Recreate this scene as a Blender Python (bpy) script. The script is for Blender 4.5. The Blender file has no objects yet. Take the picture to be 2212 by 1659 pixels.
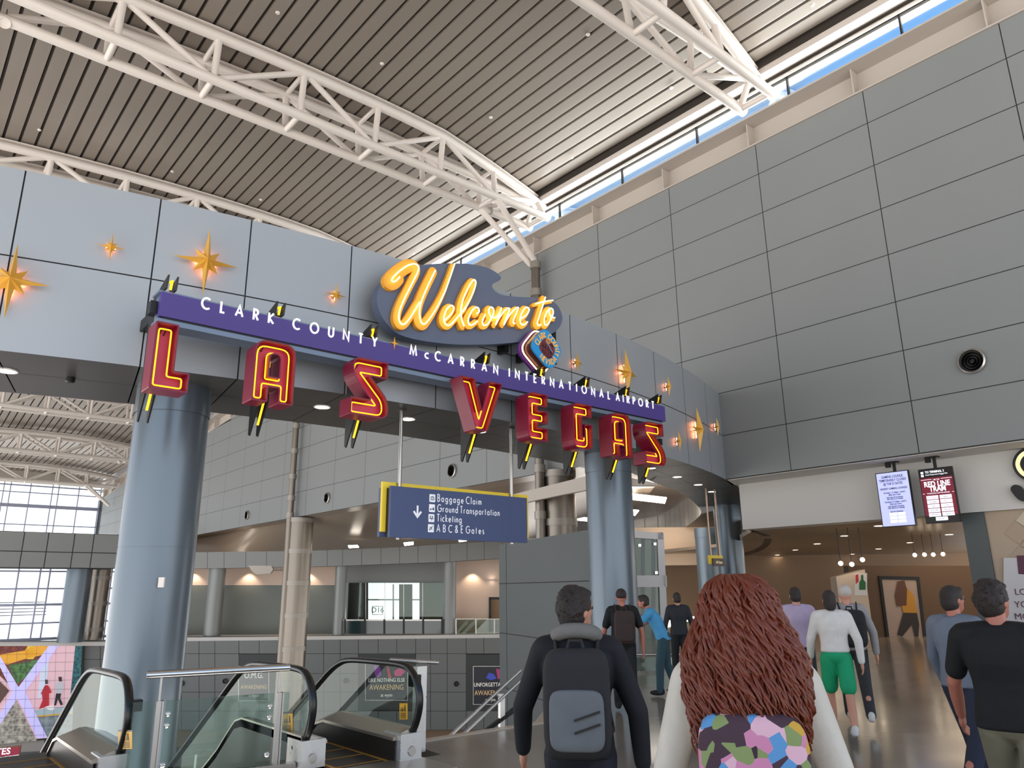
import bpy, bmesh, math, random
from mathutils import Vector as V, Matrix
random.seed(7)
S = bpy.context.scene
C = S.collection
PI = math.pi
rad = math.radians
# ------------------------------------------------------------------ camera
F_PX, PITCH, ROLL, YAW, EYE = 1612.0, rad(15.4), rad(-0.6), rad(40.5), 1.7
fwd = V((math.sin(YAW) * math.cos(PITCH), math.cos(YAW) * math.cos(PITCH), math.sin(PITCH)))
r0 = V((math.cos(YAW), -math.sin(YAW), 0)); u0 = r0.cross(fwd)
rgt = r0 * math.cos(ROLL) + u0 * math.sin(ROLL); upv = u0 * math.cos(ROLL) - r0 * math.sin(ROLL)
EYEP = V((0, 0, EYE))
cd = bpy.data.cameras.new('camera'); cam = bpy.data.objects.new('camera', cd); C.objects.link(cam)
cd.sensor_width = 36.0; cd.lens = F_PX / 2212 * 36; cd.clip_start = 0.05; cd.clip_end = 1000
cam.matrix_world = Matrix(((rgt.x, upv.x, -fwd.x, 0), (rgt.y, upv.y, -fwd.y, 0), (rgt.z, upv.z, -fwd.z, EYE), (0, 0, 0, 1)))
S.camera = cam
# ------------------------------------------------------------------ world: daylight sky, pale at the horizon and below, blue above
w = bpy.data.worlds.new('sky'); S.world = w; w.use_nodes = True
nt = w.node_tree; nt.nodes.clear()
tc = nt.nodes.new('ShaderNodeTexCoord'); sx = nt.nodes.new('ShaderNodeSeparateXYZ'); cr = nt.nodes.new('ShaderNodeValToRGB')
bg = nt.nodes.new('ShaderNodeBackground'); wo = nt.nodes.new('ShaderNodeOutputWorld')
mr = nt.nodes.new('ShaderNodeMapRange'); mr.inputs[1].default_value = -1; mr.inputs[2].default_value = 1
nt.links.new(tc.outputs['Generated'], sx.inputs[0]); nt.links.new(sx.outputs['Z'], mr.inputs[0]); nt.links.new(mr.outputs[0], cr.inputs[0])
el = cr.color_ramp.elements
el[0].position = 0.0; el[0].color = (1.95, 1.87, 1.78, 1)
el[1].position = 1.0; el[1].color = (0.12, 0.32, 0.80, 1)
for p, c in ((0.46, (2.1, 2.02, 1.94, 1)), (0.51, (1.6, 1.62, 1.64, 1)), (0.60, (1.15, 1.22, 1.32, 1)), (0.69, (0.26, 0.50, 0.84, 1)), (0.80, (0.17, 0.40, 0.78, 1))):
    e = el.new(p); e.color = c
nt.links.new(cr.outputs[0], bg.inputs[0]); bg.inputs[1].default_value = 1.0
nt.links.new(bg.outputs[0], wo.inputs[0])
S.view_settings.view_transform = 'Standard'; S.view_settings.look = 'None'
S.view_settings.exposure = 0.42; S.view_settings.gamma = 1.0; S.view_settings.use_curve_mapping = False
S.cycles.max_bounces = 7; S.cycles.diffuse_bounces = 4; S.cycles.glossy_bounces = 4; S.cycles.transparent_max_bounces = 12
S.cycles.sample_clamp_indirect = 4.0; S.cycles.caustics_reflective = False; S.cycles.caustics_refractive = False


def lamp(name, kind, loc, energy, col=(1, 1, 1), size=1.0, sizey=None, aim=None, spot=None, blend=0.6):
    d = bpy.data.lights.new(name, kind); d.energy = energy; d.color = col
    if kind == 'AREA':
        d.size = size
        if sizey: d.shape = 'RECTANGLE'; d.size_y = sizey
    elif kind != 'SUN':
        d.shadow_soft_size = size
    if kind == 'SPOT' and spot: d.spot_size = spot; d.spot_blend = blend
    o = bpy.data.objects.new(name, d); C.objects.link(o); o.location = loc
    if aim is not None: o.rotation_euler = (V(aim) - V(loc)).to_track_quat('-Z', 'Y').to_euler()
    return o


SUN = lamp('sun', 'SUN', (60, -30, 80), 3.0, (1, .96, .9), aim=(0, 0, 0)); SUN.data.angle = rad(.5)
# added strip lamp standing in for daylight bounced in through the clerestory
CLER = lamp('clerestory_fill', 'AREA', (23.4, 19, 17.15), 7000, (1, .98, .95), 62, 1.0, aim=(16.5, 19, 19.6))

# ------------------------------------------------------------------ pixel -> world (photo frame 2212 x 1659)
def ray(u, v): return fwd + rgt * ((u - 1106) / F_PX) - upv * ((v - 829.5) / F_PX)
def onz(u, v, z): d = ray(u, v); return EYEP + d * ((z - EYE) / d.z)
def onx(u, v, x): d = ray(u, v); return EYEP + d * (x / d.x)
def ony(u, v, y): d = ray(u, v); return EYEP + d * (y / d.y)
def dep(u, v, D): return EYEP + ray(u, v) * D
class Plane:                       # a vertical plane in the place; at() finds the point of it seen at a photo pixel
    def __init__(s, p, rx): s.p = V(p); s.x = V((rx[0], rx[1], 0)).normalized(); s.n = V((s.x.y, -s.x.x, 0))
    def at(s, u, v, off=0.0):
        d = ray(u, v); q = s.p + s.n * off
        return EYEP + d * ((q - EYEP).dot(s.n) / d.dot(s.n))


# ------------------------------------------------------------------ mesh builder
class MB:
    def __init__(s): s.v = []; s.f = []; s.sm = []; s.mi = []; s.m = 0
    def face(s, idx, sm=False): s.f.append(tuple(idx)); s.sm.append(sm); s.mi.append(s.m)
    def poly(s, pts, sm=False):
        b = len(s.v); s.v += [tuple(p) for p in pts]; s.face(range(b, b + len(pts)), sm); return s
    def quad(s, a, b, c, d): return s.poly((a, b, c, d))
    def obox(s, c, ax, ay, az):
        c = V(c); ax = V(ax); ay = V(ay); az = V(az); b = len(s.v)
        for k in range(8):
            s.v.append(tuple(c + ax * (1 if k & 1 else -1) + ay * (1 if k & 2 else -1) + az * (1 if k & 4 else -1)))
        for q in ((0, 2, 3, 1), (4, 5, 7, 6), (0, 1, 5, 4), (2, 6, 7, 3), (0, 4, 6, 2), (1, 3, 7, 5)): s.face([b + i for i in q])
        return s
    def box(s, x0, x1, y0, y1, z0, z1):
        return s.obox(((x0 + x1) / 2, (y0 + y1) / 2, (z0 + z1) / 2), ((x1 - x0) / 2, 0, 0), (0, (y1 - y0) / 2, 0), (0, 0, (z1 - z0) / 2))
    def prism(s, pts, vec, caps=True):
        pts = [V(p) for p in pts]; vec = V(vec); n = len(pts)
        if caps: s.poly(pts); s.poly([p + vec for p in reversed(pts)])
        for i in range(n):
            a, b = pts[i], pts[(i + 1) % n]; s.poly((a, a + vec, b + vec, b))
        return s
    def tube(s, path, r, seg=12, caps=True, closed=False, flat=1.0, up=None):
        P = [V(p) for p in path]; n = len(P); rr = r if isinstance(r, (list, tuple)) else [r] * n
        b = len(s.v); pn = None
        for i in range(n):
            if closed: t = (P[(i + 1) % n] - P[i - 1])
            else: t = P[min(i + 1, n - 1)] - P[max(i - 1, 0)]
            if t.length < 1e-9: t = V((0, 0, 1))
            t.normalize()
            if pn is None:
                a = V(up) if up else (V((0, 0, 1)) if abs(t.z) < .9 else V((1, 0, 0)))
                pn = (a - t * a.dot(t)).normalized()
            else:
                q = pn - t * pn.dot(t); pn = q.normalized() if q.length > 1e-6 else pn
            bn = t.cross(pn)
            for k in range(seg):
                a = 2 * PI * k / seg; s.v.append(tuple(P[i] + (pn * math.cos(a) + bn * (math.sin(a) * flat)) * rr[i]))
        m = n if closed else n - 1
        for i in range(m):
            j = (i + 1) % n
            for k in range(seg):
                l = (k + 1) % seg; s.face((b + i * seg + k, b + i * seg + l, b + j * seg + l, b + j * seg + k), True)
        if caps and not closed:
            for i, rev in ((0, True), (n - 1, False)):
                pts = [s.v[b + i * seg + k] for k in range(seg)]
                s.poly(pts[::-1] if rev else pts)
        return s
    def lathe(s, c, prof, seg=32, caps=True, axis=None):
        c = V(c); b = len(s.v); n = len(prof)
        if axis is None: ax, ay, az = V((1, 0, 0)), V((0, 1, 0)), V((0, 0, 1))
        else:
            az = V(axis).normalized(); t = V((0, 0, 1)) if abs(az.z) < .9 else V((1, 0, 0)); ax = az.cross(t).normalized(); ay = az.cross(ax)
        if n > 2:      # keep sharp profile corners sharp
            q = [prof[0]]
            for i in range(1, n - 1):
                a, c_ = V(prof[i]) - V(prof[i - 1]), V(prof[i + 1]) - V(prof[i])
                q.append(prof[i])
                if a.length > 0 and c_.length > 0 and a.normalized().dot(c_.normalized()) < .82: q.append(prof[i])
            q.append(prof[-1]); prof = q; n = len(prof)
        for r, z in prof:
            for k in range(seg):
                a = 2 * PI * k / seg; s.v.append(tuple(c + ax * (r * math.cos(a)) + ay * (r * math.sin(a)) + az * z))
        for i in range(n - 1):
            if prof[i] == prof[i + 1]: continue
            for k in range(seg):
                l = (k + 1) % seg; s.face((b + i * seg + k, b + i * seg + l, b + (i + 1) * seg + l, b + (i + 1) * seg + k), True)
        if caps:
            if prof[0][0] > 1e-5: s.poly([s.v[b + k] for k in range(seg)][::-1])
            if prof[-1][0] > 1e-5: s.poly([s.v[b + (n - 1) * seg + k] for k in range(seg)])
        return s
    def ball(s, c, r, seg=16, rings=10, rot=None):
        c = V(c); R = V(r) if not isinstance(r, (int, float)) else V((r, r, r)); b = len(s.v)
        for i in range(rings + 1):
            t = PI * i / rings
            for k in range(seg):
                a = 2 * PI * k / seg; p = V((R.x * math.sin(t) * math.cos(a), R.y * math.sin(t) * math.sin(a), R.z * math.cos(t)))
                if rot: p = rot @ p
                s.v.append(tuple(c + p))
        for i in range(rings):
            for k in range(seg):
                l = (k + 1) % seg; s.face((b + i * seg + k, b + (i + 1) * seg + k, b + (i + 1) * seg + l, b + i * seg + l), True)
        return s
    def build(s, name, mats, parent=None):
        me = bpy.data.meshes.new(name); me.from_pydata(s.v, [], s.f)
        ms = mats if isinstance(mats, (list, tuple)) else [mats]
        for m in ms: me.materials.append(m)
        me.polygons.foreach_set('use_smooth', s.sm); me.polygons.foreach_set('material_index', s.mi); me.update()
        o = bpy.data.objects.new(name, me); C.objects.link(o)
        if parent is not None: adopt(o, parent)
        return o


def adopt(o, parent):
    o.parent = parent
    if parent.parent is None and parent.type == 'EMPTY': o.matrix_parent_inverse = (Matrix.Translation(parent.location) @ parent.rotation_euler.to_matrix().to_4x4()).inverted()


def tag(o, label, cat, group=None, kind=None):
    o['label'] = label; o['category'] = cat
    if group: o['group'] = group
    if kind: o['kind'] = kind
    return o


def thing(name, label, cat, loc=(0, 0, 0), group=None, rotz=0.0):
    o = bpy.data.objects.new(name, None); C.objects.link(o); o.location = loc; o.rotation_euler = (0, 0, rotz); o.empty_display_size = .2
    return tag(o, label, cat, group)


def struct(o, label=None, cat='structure'):
    o['kind'] = 'structure'; o['category'] = cat
    if label: o['label'] = label
    return o


# ------------------------------------------------------------------ materials
def lin(c):
    if isinstance(c, str): c = [int(c[i:i + 2], 16) / 255 for i in (0, 2, 4)]
    return tuple((x / 12.92 if x <= .04045 else ((x + .055) / 1.055) ** 2.4) for x in c) + (1.0,)


MATS = {}
def mat(name, col, rough=.5, metal=0.0, var=0.06, scale=3.0, emit=0.0, ecol=None, spec=.5, stretch=None, coat=0.0, bump=0.0, aniso=None):
    if name in MATS: return MATS[name]
    m = bpy.data.materials.new(name); m.use_nodes = True; n = m.node_tree; b = n.nodes['Principled BSDF']
    c = lin(col); b.inputs['Base Color'].default_value = c; b.inputs['Roughness'].default_value = rough; b.inputs['Metallic'].default_value = metal
    b.inputs['Specular IOR Level'].default_value = spec; b.inputs['Coat Weight'].default_value = coat
    t = n.nodes.new('ShaderNodeTexCoord'); nz = n.nodes.new('ShaderNodeTexNoise'); nz.inputs['Scale'].default_value = scale; nz.inputs['Detail'].default_value = 4
    src = t.outputs['Object']
    if stretch:
        mp = n.nodes.new('ShaderNodeMapping'); mp.inputs['Scale'].default_value = stretch; n.links.new(src, mp.inputs[0]); src = mp.outputs[0]
    n.links.new(src, nz.inputs['Vector'])
    if var:
        mx = n.nodes.new('ShaderNodeMix'); mx.data_type = 'RGBA'
        mx.inputs[6].default_value = tuple(x * (1 - var) for x in c[:3]) + (1,); mx.inputs[7].default_value = tuple(min(1, x * (1 + var)) for x in c[:3]) + (1,)
        n.links.new(nz.outputs['Fac'], mx.inputs[0]); n.links.new(mx.outputs[2], b.inputs['Base Color'])
        mrg = n.nodes.new('ShaderNodeMapRange'); mrg.inputs[3].default_value = max(0.02, rough - .06); mrg.inputs[4].default_value = min(1, rough + .06)
        n.links.new(nz.outputs['Fac'], mrg.inputs[0]); n.links.new(mrg.outputs[0], b.inputs['Roughness'])
    if bump:
        bp = n.nodes.new('ShaderNodeBump'); bp.inputs['Strength'].default_value = bump; bp.inputs['Distance'].default_value = .02
        n.links.new(nz.outputs['Fac'], bp.inputs['Height']); n.links.new(bp.outputs[0], b.inputs['Normal'])
    if emit:
        b.inputs['Emission Color'].default_value = lin(ecol or col); b.inputs['Emission Strength'].default_value = emit
    MATS[name] = m
    return m


def glass_mat(name, tint, alpha=.12, rough=.02):
    m = bpy.data.materials.new(name); m.use_nodes = True; n = m.node_tree; n.nodes.clear()
    o = n.nodes.new('ShaderNodeOutputMaterial'); tr = n.nodes.new('ShaderNodeBsdfTransparent'); gl = n.nodes.new('ShaderNodeBsdfGlossy')
    fr = n.nodes.new('ShaderNodeFresnel'); fr.inputs[0].default_value = 1.5; mx = n.nodes.new('ShaderNodeMixShader')
    ad = n.nodes.new('ShaderNodeMath'); ad.operation = 'MULTIPLY_ADD'; ad.inputs[1].default_value = .4; ad.inputs[2].default_value = alpha * .1; ad.use_clamp = True
    tr.inputs[0].default_value = lin(tint); gl.inputs['Roughness'].default_value = rough; gl.inputs['Color'].default_value = (.9, .97, .95, 1)
    n.links.new(fr.outputs[0], ad.inputs[0]); n.links.new(ad.outputs[0], mx.inputs[0]); n.links.new(tr.outputs[0], mx.inputs[1]); n.links.new(gl.outputs[0], mx.inputs[2])
    n.links.new(mx.outputs[0], o.inputs[0]); return m


M_WALL = mat('grey_wall_panel', '85898a', .55, .0, .05, .35)
M_GAP = mat('panel_joint', '2c2e30', .8, 0, .05)
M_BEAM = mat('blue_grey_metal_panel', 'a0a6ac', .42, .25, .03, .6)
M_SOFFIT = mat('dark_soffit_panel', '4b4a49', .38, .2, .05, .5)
M_DECK = mat('silver_metal_deck', '91877d', .42, .2, .10, .5, stretch=(1, .12, 1))
M_DECKGAP = mat('deck_groove', '3c352f', .8, 0, .05)
M_WHITE = mat('white_painted_steel', 'dfd6ce', .4, 0, .04, 1.5)
M_BEIGE = mat('beige_painted_panel', 'beb5ac', .55, 0, .03, .6)
M_FASCIA = mat('white_plaster', 'd8d5d1', .7, 0, .03, .5)
M_STEEL = mat('brushed_steel', 'b9b5b0', .28, .9, .05, 6, stretch=(1, 1, .1))
M_CHROME = mat('polished_steel', 'd7d5d2', .16, 1.0, .03, 6)
M_BANDS = mat('satin_steel_band', '9a948c', .42, .6, .05, 6)
M_CLAD = mat('metal_column_cladding', '857d74', .33, .85, .05, 4, stretch=(1, 1, .05))
M_COL = mat('blue_grey_column_paint', '68737d', .3, .55, .03, .8)
M_BLACK = mat('black_metal', '121212', .4, .2, .1)
M_RUBBER = mat('black_rubber', '0b0b0c', .28, 0, .1, spec=.6)
M_DARKGREY = mat('dark_grey_panel', '565c5c', .5, .1, .05, .5)
M_LIGHT = mat('lamp_lens', 'fff6e8', .5, 0, 0, emit=9.0)
M_LIGHTW = mat('warm_lamp_lens', 'ffe9c8', .5, 0, 0, emit=7.0)
GLASS = glass_mat('clear_glass', 'e3efec'); GLASSG = glass_mat('greenish_glass', 'd6e2de', .3); GLASSW = glass_mat('window_glass', 'eef6fa', .1)

# ------------------------------------------------------------------ text
TEXTQ = []
def text(name, s, size, m, org, xd, zd, align='CENTER', ext=.004, parent=None, sx=1.0, bold=0.0, italic=0.0, ls=1.0):
    TEXTQ.append((name, s, size, m, V(org), V(xd).normalized(), V(zd).normalized(), align, ext, parent, sx, bold, italic, ls))


def flush_text():
    tmp = []
    for q in TEXTQ:
        c = bpy.data.curves.new('t', 'FONT'); c.body = q[1]; c.size = q[2]; c.align_x = q[7]; c.extrude = q[8]; c.offset = q[11]; c.shear = q[12]; c.space_line = q[13]; c.resolution_u = 3
        o = bpy.data.objects.new('t', c); C.objects.link(o); tmp.append(o)
    bpy.context.view_layer.update(); dg = bpy.context.evaluated_depsgraph_get()
    for o, q in zip(tmp, TEXTQ):
        me = bpy.data.meshes.new_from_object(o.evaluated_get(dg))
        xd, zd = q[5], q[6]; nn = xd.cross(zd)
        M = Matrix(((xd.x * q[10], zd.x, nn.x, q[4].x), (xd.y * q[10], zd.y, nn.y, q[4].y), (xd.z * q[10], zd.z, nn.z, q[4].z), (0, 0, 0, 1)))
        me.transform(M); me.materials.clear(); me.materials.append(q[3])
        n = bpy.data.objects.new(q[0], me); me.name = q[0]; C.objects.link(n)
        if q[9] is not None: adopt(n, q[9])
    for o in tmp:
        c = o.data; bpy.data.objects.remove(o); bpy.data.curves.remove(c)
    TEXTQ.clear()


# monoline sign lettering: strokes on a cap height of 1
def arc(cx, cy, rx, ry, a0, a1, n=14): return [(cx + rx * math.cos(rad(a0 + (a1 - a0) * i / n)), cy + ry * math.sin(rad(a0 + (a1 - a0) * i / n))) for i in range(n + 1)]
GL = {
 'A': (.78, [[(0, 0), (.39, 1), (.78, 0)], [(.14, .33), (.64, .33)]]), 'B': (.5, [[(0, 0), (0, 1), (.22, 1)] + arc(.22, .77, .24, .23, 90, -90, 8) + [(0, .54)], [(.22, .54)] + arc(.22, .27, .29, .27, 90, -90, 8) + [(0, 0)]]),
 'C': (.8, [arc(.5, .5, .5, .5, 50, 310, 20)]), 'D': (.66, [[(0, 0), (0, 1), (.18, 1)] + arc(.18, .5, .48, .5, 90, -90, 14) + [(0, 0)]]), 'E': (.44, [[(.44, 1), (0, 1), (0, 0), (.44, 0)], [(0, .53), (.4, .53)]]),
 'F': (.42, [[(.42, 1), (0, 1), (0, 0)], [(0, .53), (.4, .53)]]), 'G': (.95, [arc(.5, .5, .5, .5, 48, 360, 22) + [(.58, .5)]]), 'H': (.64, [[(0, 0), (0, 1)], [(.64, 0), (.64, 1)], [(0, .53), (.64, .53)]]), 'I': (0, [[(0, 0), (0, 1)]]),
 'K': (.56, [[(0, 0), (0, 1)], [(.54, 1), (.02, .5), (.56, 0)]]), 'L': (.4, [[(0, 1), (0, 0), (.4, 0)]]), 'M': (.92, [[(0, 0), (.14, 1), (.46, .1), (.78, 1), (.92, 0)]]), 'N': (.7, [[(0, 0), (0, 1), (.7, 0), (.7, 1)]]),
 'O': (1.0, [arc(.5, .5, .5, .5, 0, 360, 28)]), 'P': (.48, [[(0, 0), (0, 1), (.2, 1)] + arc(.2, .74, .27, .26, 90, -90, 8) + [(0, .48)]]), 'R': (.52, [[(0, 0), (0, 1), (.2, 1)] + arc(.2, .74, .27, .26, 90, -90, 8) + [(0, .48)], [(.2, .48), (.52, 0)]]),
 'S': (.5, [arc(.25, .76, .22, .24, 40, 250, 12) + arc(.25, .26, .25, .26, 70, -150, 12)]), 'T': (.56, [[(0, 1), (.56, 1)], [(.28, 1), (.28, 0)]]), 'U': (.6, [[(0, 1), (0, .3)] + arc(.3, .3, .3, .3, 180, 360, 12) + [(.6, 1)]]),
 'V': (.7, [[(0, 1), (.35, 0), (.7, 1)]]), 'Y': (.64, [[(0, 1), (.32, .5), (.64, 1)], [(.32, .5), (.32, 0)]]), '&': (.66, [[(.66, 0), (.14, .72)] + arc(.3, .8, .19, .2, 200, -30, 10) + [(.12, .42)] + arc(.25, .23, .23, .23, 130, 290, 10) + [(.6, .42)]]),
 'c': (.42, [arc(.27, .28, .27, .28, 55, 305, 14)]), 'a': (.5, [arc(.25, .27, .25, .27, 0, 360, 18), [(.5, .54), (.5, 0)]]), 'd': (.5, [arc(.25, .27, .25, .27, 0, 360, 18), [(.5, 1), (.5, 0)]]),
 'e': (.5, [[(.01, .27), (.49, .27)] + arc(.25, .27, .245, .27, 0, 320, 18)]), 'g': (.5, [arc(.25, .27, .25, .27, 0, 360, 18), [(.5, .54), (.5, -.08)] + arc(.25, -.08, .25, .2, 0, -160, 10)]), 'i': (0, [[(0, 0), (0, .54)], [(0, .72), (0, .8)]]),
 'k': (.36, [[(0, 0), (0, 1)], [(.34, .54), (.02, .27), (.36, 0)]]), 'l': (0, [[(0, 0), (0, 1)]]), 'm': (.68, [[(0, 0), (0, .54)], [(0, .36)] + arc(.17, .36, .17, .19, 180, 0, 8) + [(.34, 0)], [(.34, .36)] + arc(.51, .36, .17, .19, 180, 0, 8) + [(.68, 0)]]),
 'n': (.38, [[(0, 0), (0, .54)], [(0, .34)] + arc(.19, .34, .19, .21, 180, 0, 8) + [(.38, 0)]]), 'o': (.52, [arc(.26, .27, .26, .27, 0, 360, 20)]), 'p': (.5, [arc(.25, .27, .25, .27, 0, 360, 18), [(0, .54), (0, -.28)]]),
 'r': (.24, [[(0, 0), (0, .54)], [(0, .34)] + arc(.16, .34, .16, .2, 180, 60, 6)]), 's': (.28, [arc(.14, .41, .13, .13, 40, 250, 8) + arc(.14, .14, .14, .14, 70, -150, 8)]), 't': (.24, [[(.1, .85), (.1, 0)], [(0, .54), (.24, .54)]]),
 'u': (.36, [[(0, .54), (0, .2)] + arc(.18, .2, .18, .2, 180, 360, 8) + [(.36, .54)], [(.36, .54), (.36, 0)]]), '.': (0, [[(0, 0), (0, .06)]]),
}


def ribbon(mb, pts, w, to3, depth=V((0, 0, 0)), round_end=False, closed=False):
    """flat stroke of width w (number or list) along 2D pts, mapped by to3(x, y); depth gives it thickness"""
    P = [V((p[0], p[1])) for p in pts]; n = len(P); W = w if isinstance(w, (list, tuple)) else [w] * n
    L, R = [], []
    for i in range(n):
        d0 = (P[i] - P[i - 1]) if i else (P[1] - P[0]); d1 = (P[i + 1] - P[i]) if i < n - 1 else (P[n - 1] - P[n - 2])
        if d0.length < 1e-9: d0 = d1
        if d1.length < 1e-9: d1 = d0
        d0 = d0.normalized(); d1 = d1.normalized(); t = d0 + d1
        if t.length < .3: t = d1
        t.normalize(); nn = V((-t.y, t.x)); k = 1 / max(.45, nn.dot(V((-d1.y, d1.x))))
        L.append(P[i] + nn * (W[i] / 2 * k)); R.append(P[i] - nn * (W[i] / 2 * k))
    segs = []
    for i in range(n - 1): segs.append([L[i], R[i], R[i + 1], L[i + 1]])
    if round_end:
        for i in (0, n - 1):
            segs.append([P[i] + V((math.cos(a * PI / 8), math.sin(a * PI / 8))) * (W[i] / 2) for a in range(16)])
        for i in range(1, n - 1):
            segs.append([P[i] + V((math.cos(a * PI / 6), math.sin(a * PI / 6))) * (W[i] / 2) for a in range(12)])
    for i, q in enumerate(segs):
        q3 = [to3(p.x, p.y) for p in q]
        if round_end: q3 = [p - depth.normalized() * (i * .00012) for p in q3] if depth.length > 0 else q3
        if depth.length > 0: mb.prism(q3, depth)
        else: mb.poly(q3)


def smooth2(pts, k=5, closed=False):
    """Catmull-Rom through 2D/3D points"""
    P = [V(p) for p in pts]; n = len(P); out = []
    for i in range(n if closed else n - 1):
        p0 = P[i - 1] if (i or closed) else P[0]; p1 = P[i]; p2 = P[(i + 1) % n]; p3 = P[(i + 2) % n] if (closed or i + 2 < n) else P[n - 1]
        for j in range(k):
            t = j / k; out.append(.5 * ((2 * p1) + (p2 - p0) * t + (2 * p0 - 5 * p1 + 4 * p2 - p3) * t * t + (3 * p1 - p0 - 3 * p2 + p3) * t ** 3))
    if not closed: out.append(P[-1])
    return out


def sign_text(mb, s, x0, z0, cap, w, to3, track=.16, space=.55, sx=1.0, small=(), depth=V((0, 0, 0)), width=None):
    """monoline lettering starting at x0 on baseline z0; returns end x; width fits the line by tracking"""
    def run(tr, draw):
        x = 0
        for i, ch in enumerate(s):
            if ch == ' ': x += space * cap * sx; continue
            g = GL[ch]; c = cap
            if draw:
                for st in g[1]: ribbon(mb, [(x0 + x + px * c * sx, z0 + py * c) for px, py in st], w, to3, depth)
            x += g[0] * c * sx + tr * cap
        return x - tr * cap
    if width:
        base = run(0, False); n = len(s.replace(' ', '')) - 1; track = (width - base) / max(1, n) / cap
    run(track, True)


def rounded(pts, r, n=5):
    """rounded corners on a closed 2D polygon; r number or list"""
    P = [V((p[0], p[1])) for p in pts]; m = len(P); out = []
    for i in range(m):
        ri = r[i] if isinstance(r, (list, tuple)) else r
        a, b, c = P[i - 1], P[i], P[(i + 1) % m]
        d0 = (a - b); d1 = (c - b); k = min(ri, d0.length * .48, d1.length * .48)
        if k < 1e-4: out.append(b); continue
        s = b + d0.normalized() * k; e = b + d1.normalized() * k
        for j in range(n + 1):
            t = j / n; out.append(s * (1 - t) ** 2 + b * (2 * t * (1 - t)) + e * t * t)
    return out
# ------------------------------------------------------------------ shell of the concourse
XW = 21.2                                     # panelled side wall
ROWS = [16.43, 15.3, 13.85, 12.4, 10.93, 9.47, 8.02, 6.57, 5.12]
COLS = [4.27 + 3.735 * k for k in range(-4, 27)]
def lerp_tab(tab, x):
    if x <= tab[0][0]: return tab[0][1]
    for (a, b), (c, d) in zip(tab, tab[1:]):
        if x <= c: return b + (d - b) * (x - a) / (c - a)
    return tab[-1][1]
ZTOP = [(44, 16.43), (52, 16.0), (60.2, 15.45), (66.4, 15.05), (86.7, 14.2), (100, 12.95), (104, 12.8)]
def ztop(y): return lerp_tab(ZTOP, y)
m = MB(); G = .012
for k in range(len(COLS) - 1):
    y0, y1 = COLS[k], COLS[k + 1]
    rows = ROWS if y1 < 16 else ROWS[:-2] + [6.4]
    if y0 > 104: break
    y1 = min(y1, 104)
    for a, b in zip(rows, rows[1:]):
        ta, tb = min(a, ztop(y0)), min(a, ztop(y1))
        if b >= min(ta, tb) - .05: continue
        m.m = 0
        m.quad((XW, y0 + G, b + G), (XW, y1 - G, b + G), (XW, y1 - G, tb - G), (XW, y0 + G, ta - G))
m.m = 1
for y0, y1, zb in ((-12, 15.475, 5.1), (15.475, 104, 6.39)):
    n = 12
    for i in range(n):
        a = y0 + (y1 - y0) * i / n; b = y0 + (y1 - y0) * (i + 1) / n
        m.quad((XW + .02, a, zb), (XW + .02, b, zb), (XW + .02, b, ztop(b)), (XW + .02, a, ztop(a)))
struct(m.build('wall_right', [M_WALL, M_GAP]), 'tall grey panelled side wall under the clerestory', 'wall')

# white girder over the wall: web, flanges, stiffeners
m = MB(); ys = [-12, 20, 44, 52, 60.2, 66.4, 86.7, 100, 104]
for a, b in zip(ys, ys[1:]):
    za, zb = ztop(a), ztop(b)
    m.quad((21.62, a, za), (21.62, b, zb), (21.62, b, zb + .97), (21.62, a, za + .97))
    m.prism([(20.95, a, za + .97), (22.0, a, za + .97), (22.0, a, za + 1.03), (20.95, a, za + 1.03)], (0, b - a, zb - za))
    m.prism([(21.16, a, za - .0), (22.0, a, za - .0), (22.0, a, za + .05), (21.16, a, za + .05)], (0, b - a, zb - za))
for y in COLS:
    if y < 104: z = ztop(y); m.box(21.22, 21.62, y + .25, y + .29, z + .05, z + .97)
struct(m.build('trim_1', M_BEIGE), 'white steel girder with stiffeners on top of the grey wall', 'girder')

# clerestory glass and mullions above the girder
m = MB(); m.m = 0; m.quad((21.75, -12, 17.46), (21.75, 50, 17.46), (21.75, 50, 18.95), (21.75, -12, 18.95)); m.m = 1
for k in range(-5, 12):
    y = 6.81 + 3.79 * k; m.box(21.7, 21.8, y - .03, y + .03, 17.46, 18.95)
struct(m.build('window_1', [GLASSW, M_BLACK]), 'long clerestory window strip with blue sky behind it', 'window')
m = MB()  # added panel that keeps sun from leaking in over the far wall
for a, b in zip(ys, ys[1:]):
    if b > 50: a = max(a, 50); m.quad((21.7, a, ztop(a) + .9), (21.7, b, ztop(b) + .9), (21.7, b, 20.5), (21.7, a, 20.5))
struct(m.build('wall_sun_block', M_BEIGE), 'panel added above the far end of the grey wall to block stray sun', 'wall')
# outside eaves panel, edge beam, rail and dark slot at the deck edge
m = MB()
m.box(21.05, 21.45, -12, 50, 18.86, 19.22); m.box(22.2, 22.55, -12, 50, 19.0, 19.1)
for k in range(-30, 118): m.box(22.24, 22.5, k * .42, k * .42 + .3, 18.985, 19.0)
m.tube([(21.58, -12, 18.74), (21.58, 50, 18.74)], .055, 10)
for a, b in zip(ys[2:], ys[3:]): m.prism([(21.0, a, ztop(a) + 1.9), (21.5, a, ztop(a) + 1.9), (21.5, a, ztop(a) + 2.2), (21.0, a, ztop(a) + 2.2)], (0, b - a, ztop(b) - ztop(a)))
struct(m.build('trim_2', M_WHITE), 'white eaves rail and edge beam along the clerestory', 'trim')
m = MB(); m.box(20.93, 21.05, -12, 50, 19.1, 19.3); m.box(21.45, 21.75, -12, 50, 18.82, 18.86); m.box(20.8, 22.6, -12, 50, 19.3, 19.4); m.box(21.45, 22.2, -12, 50, 19.1, 19.3)
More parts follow.
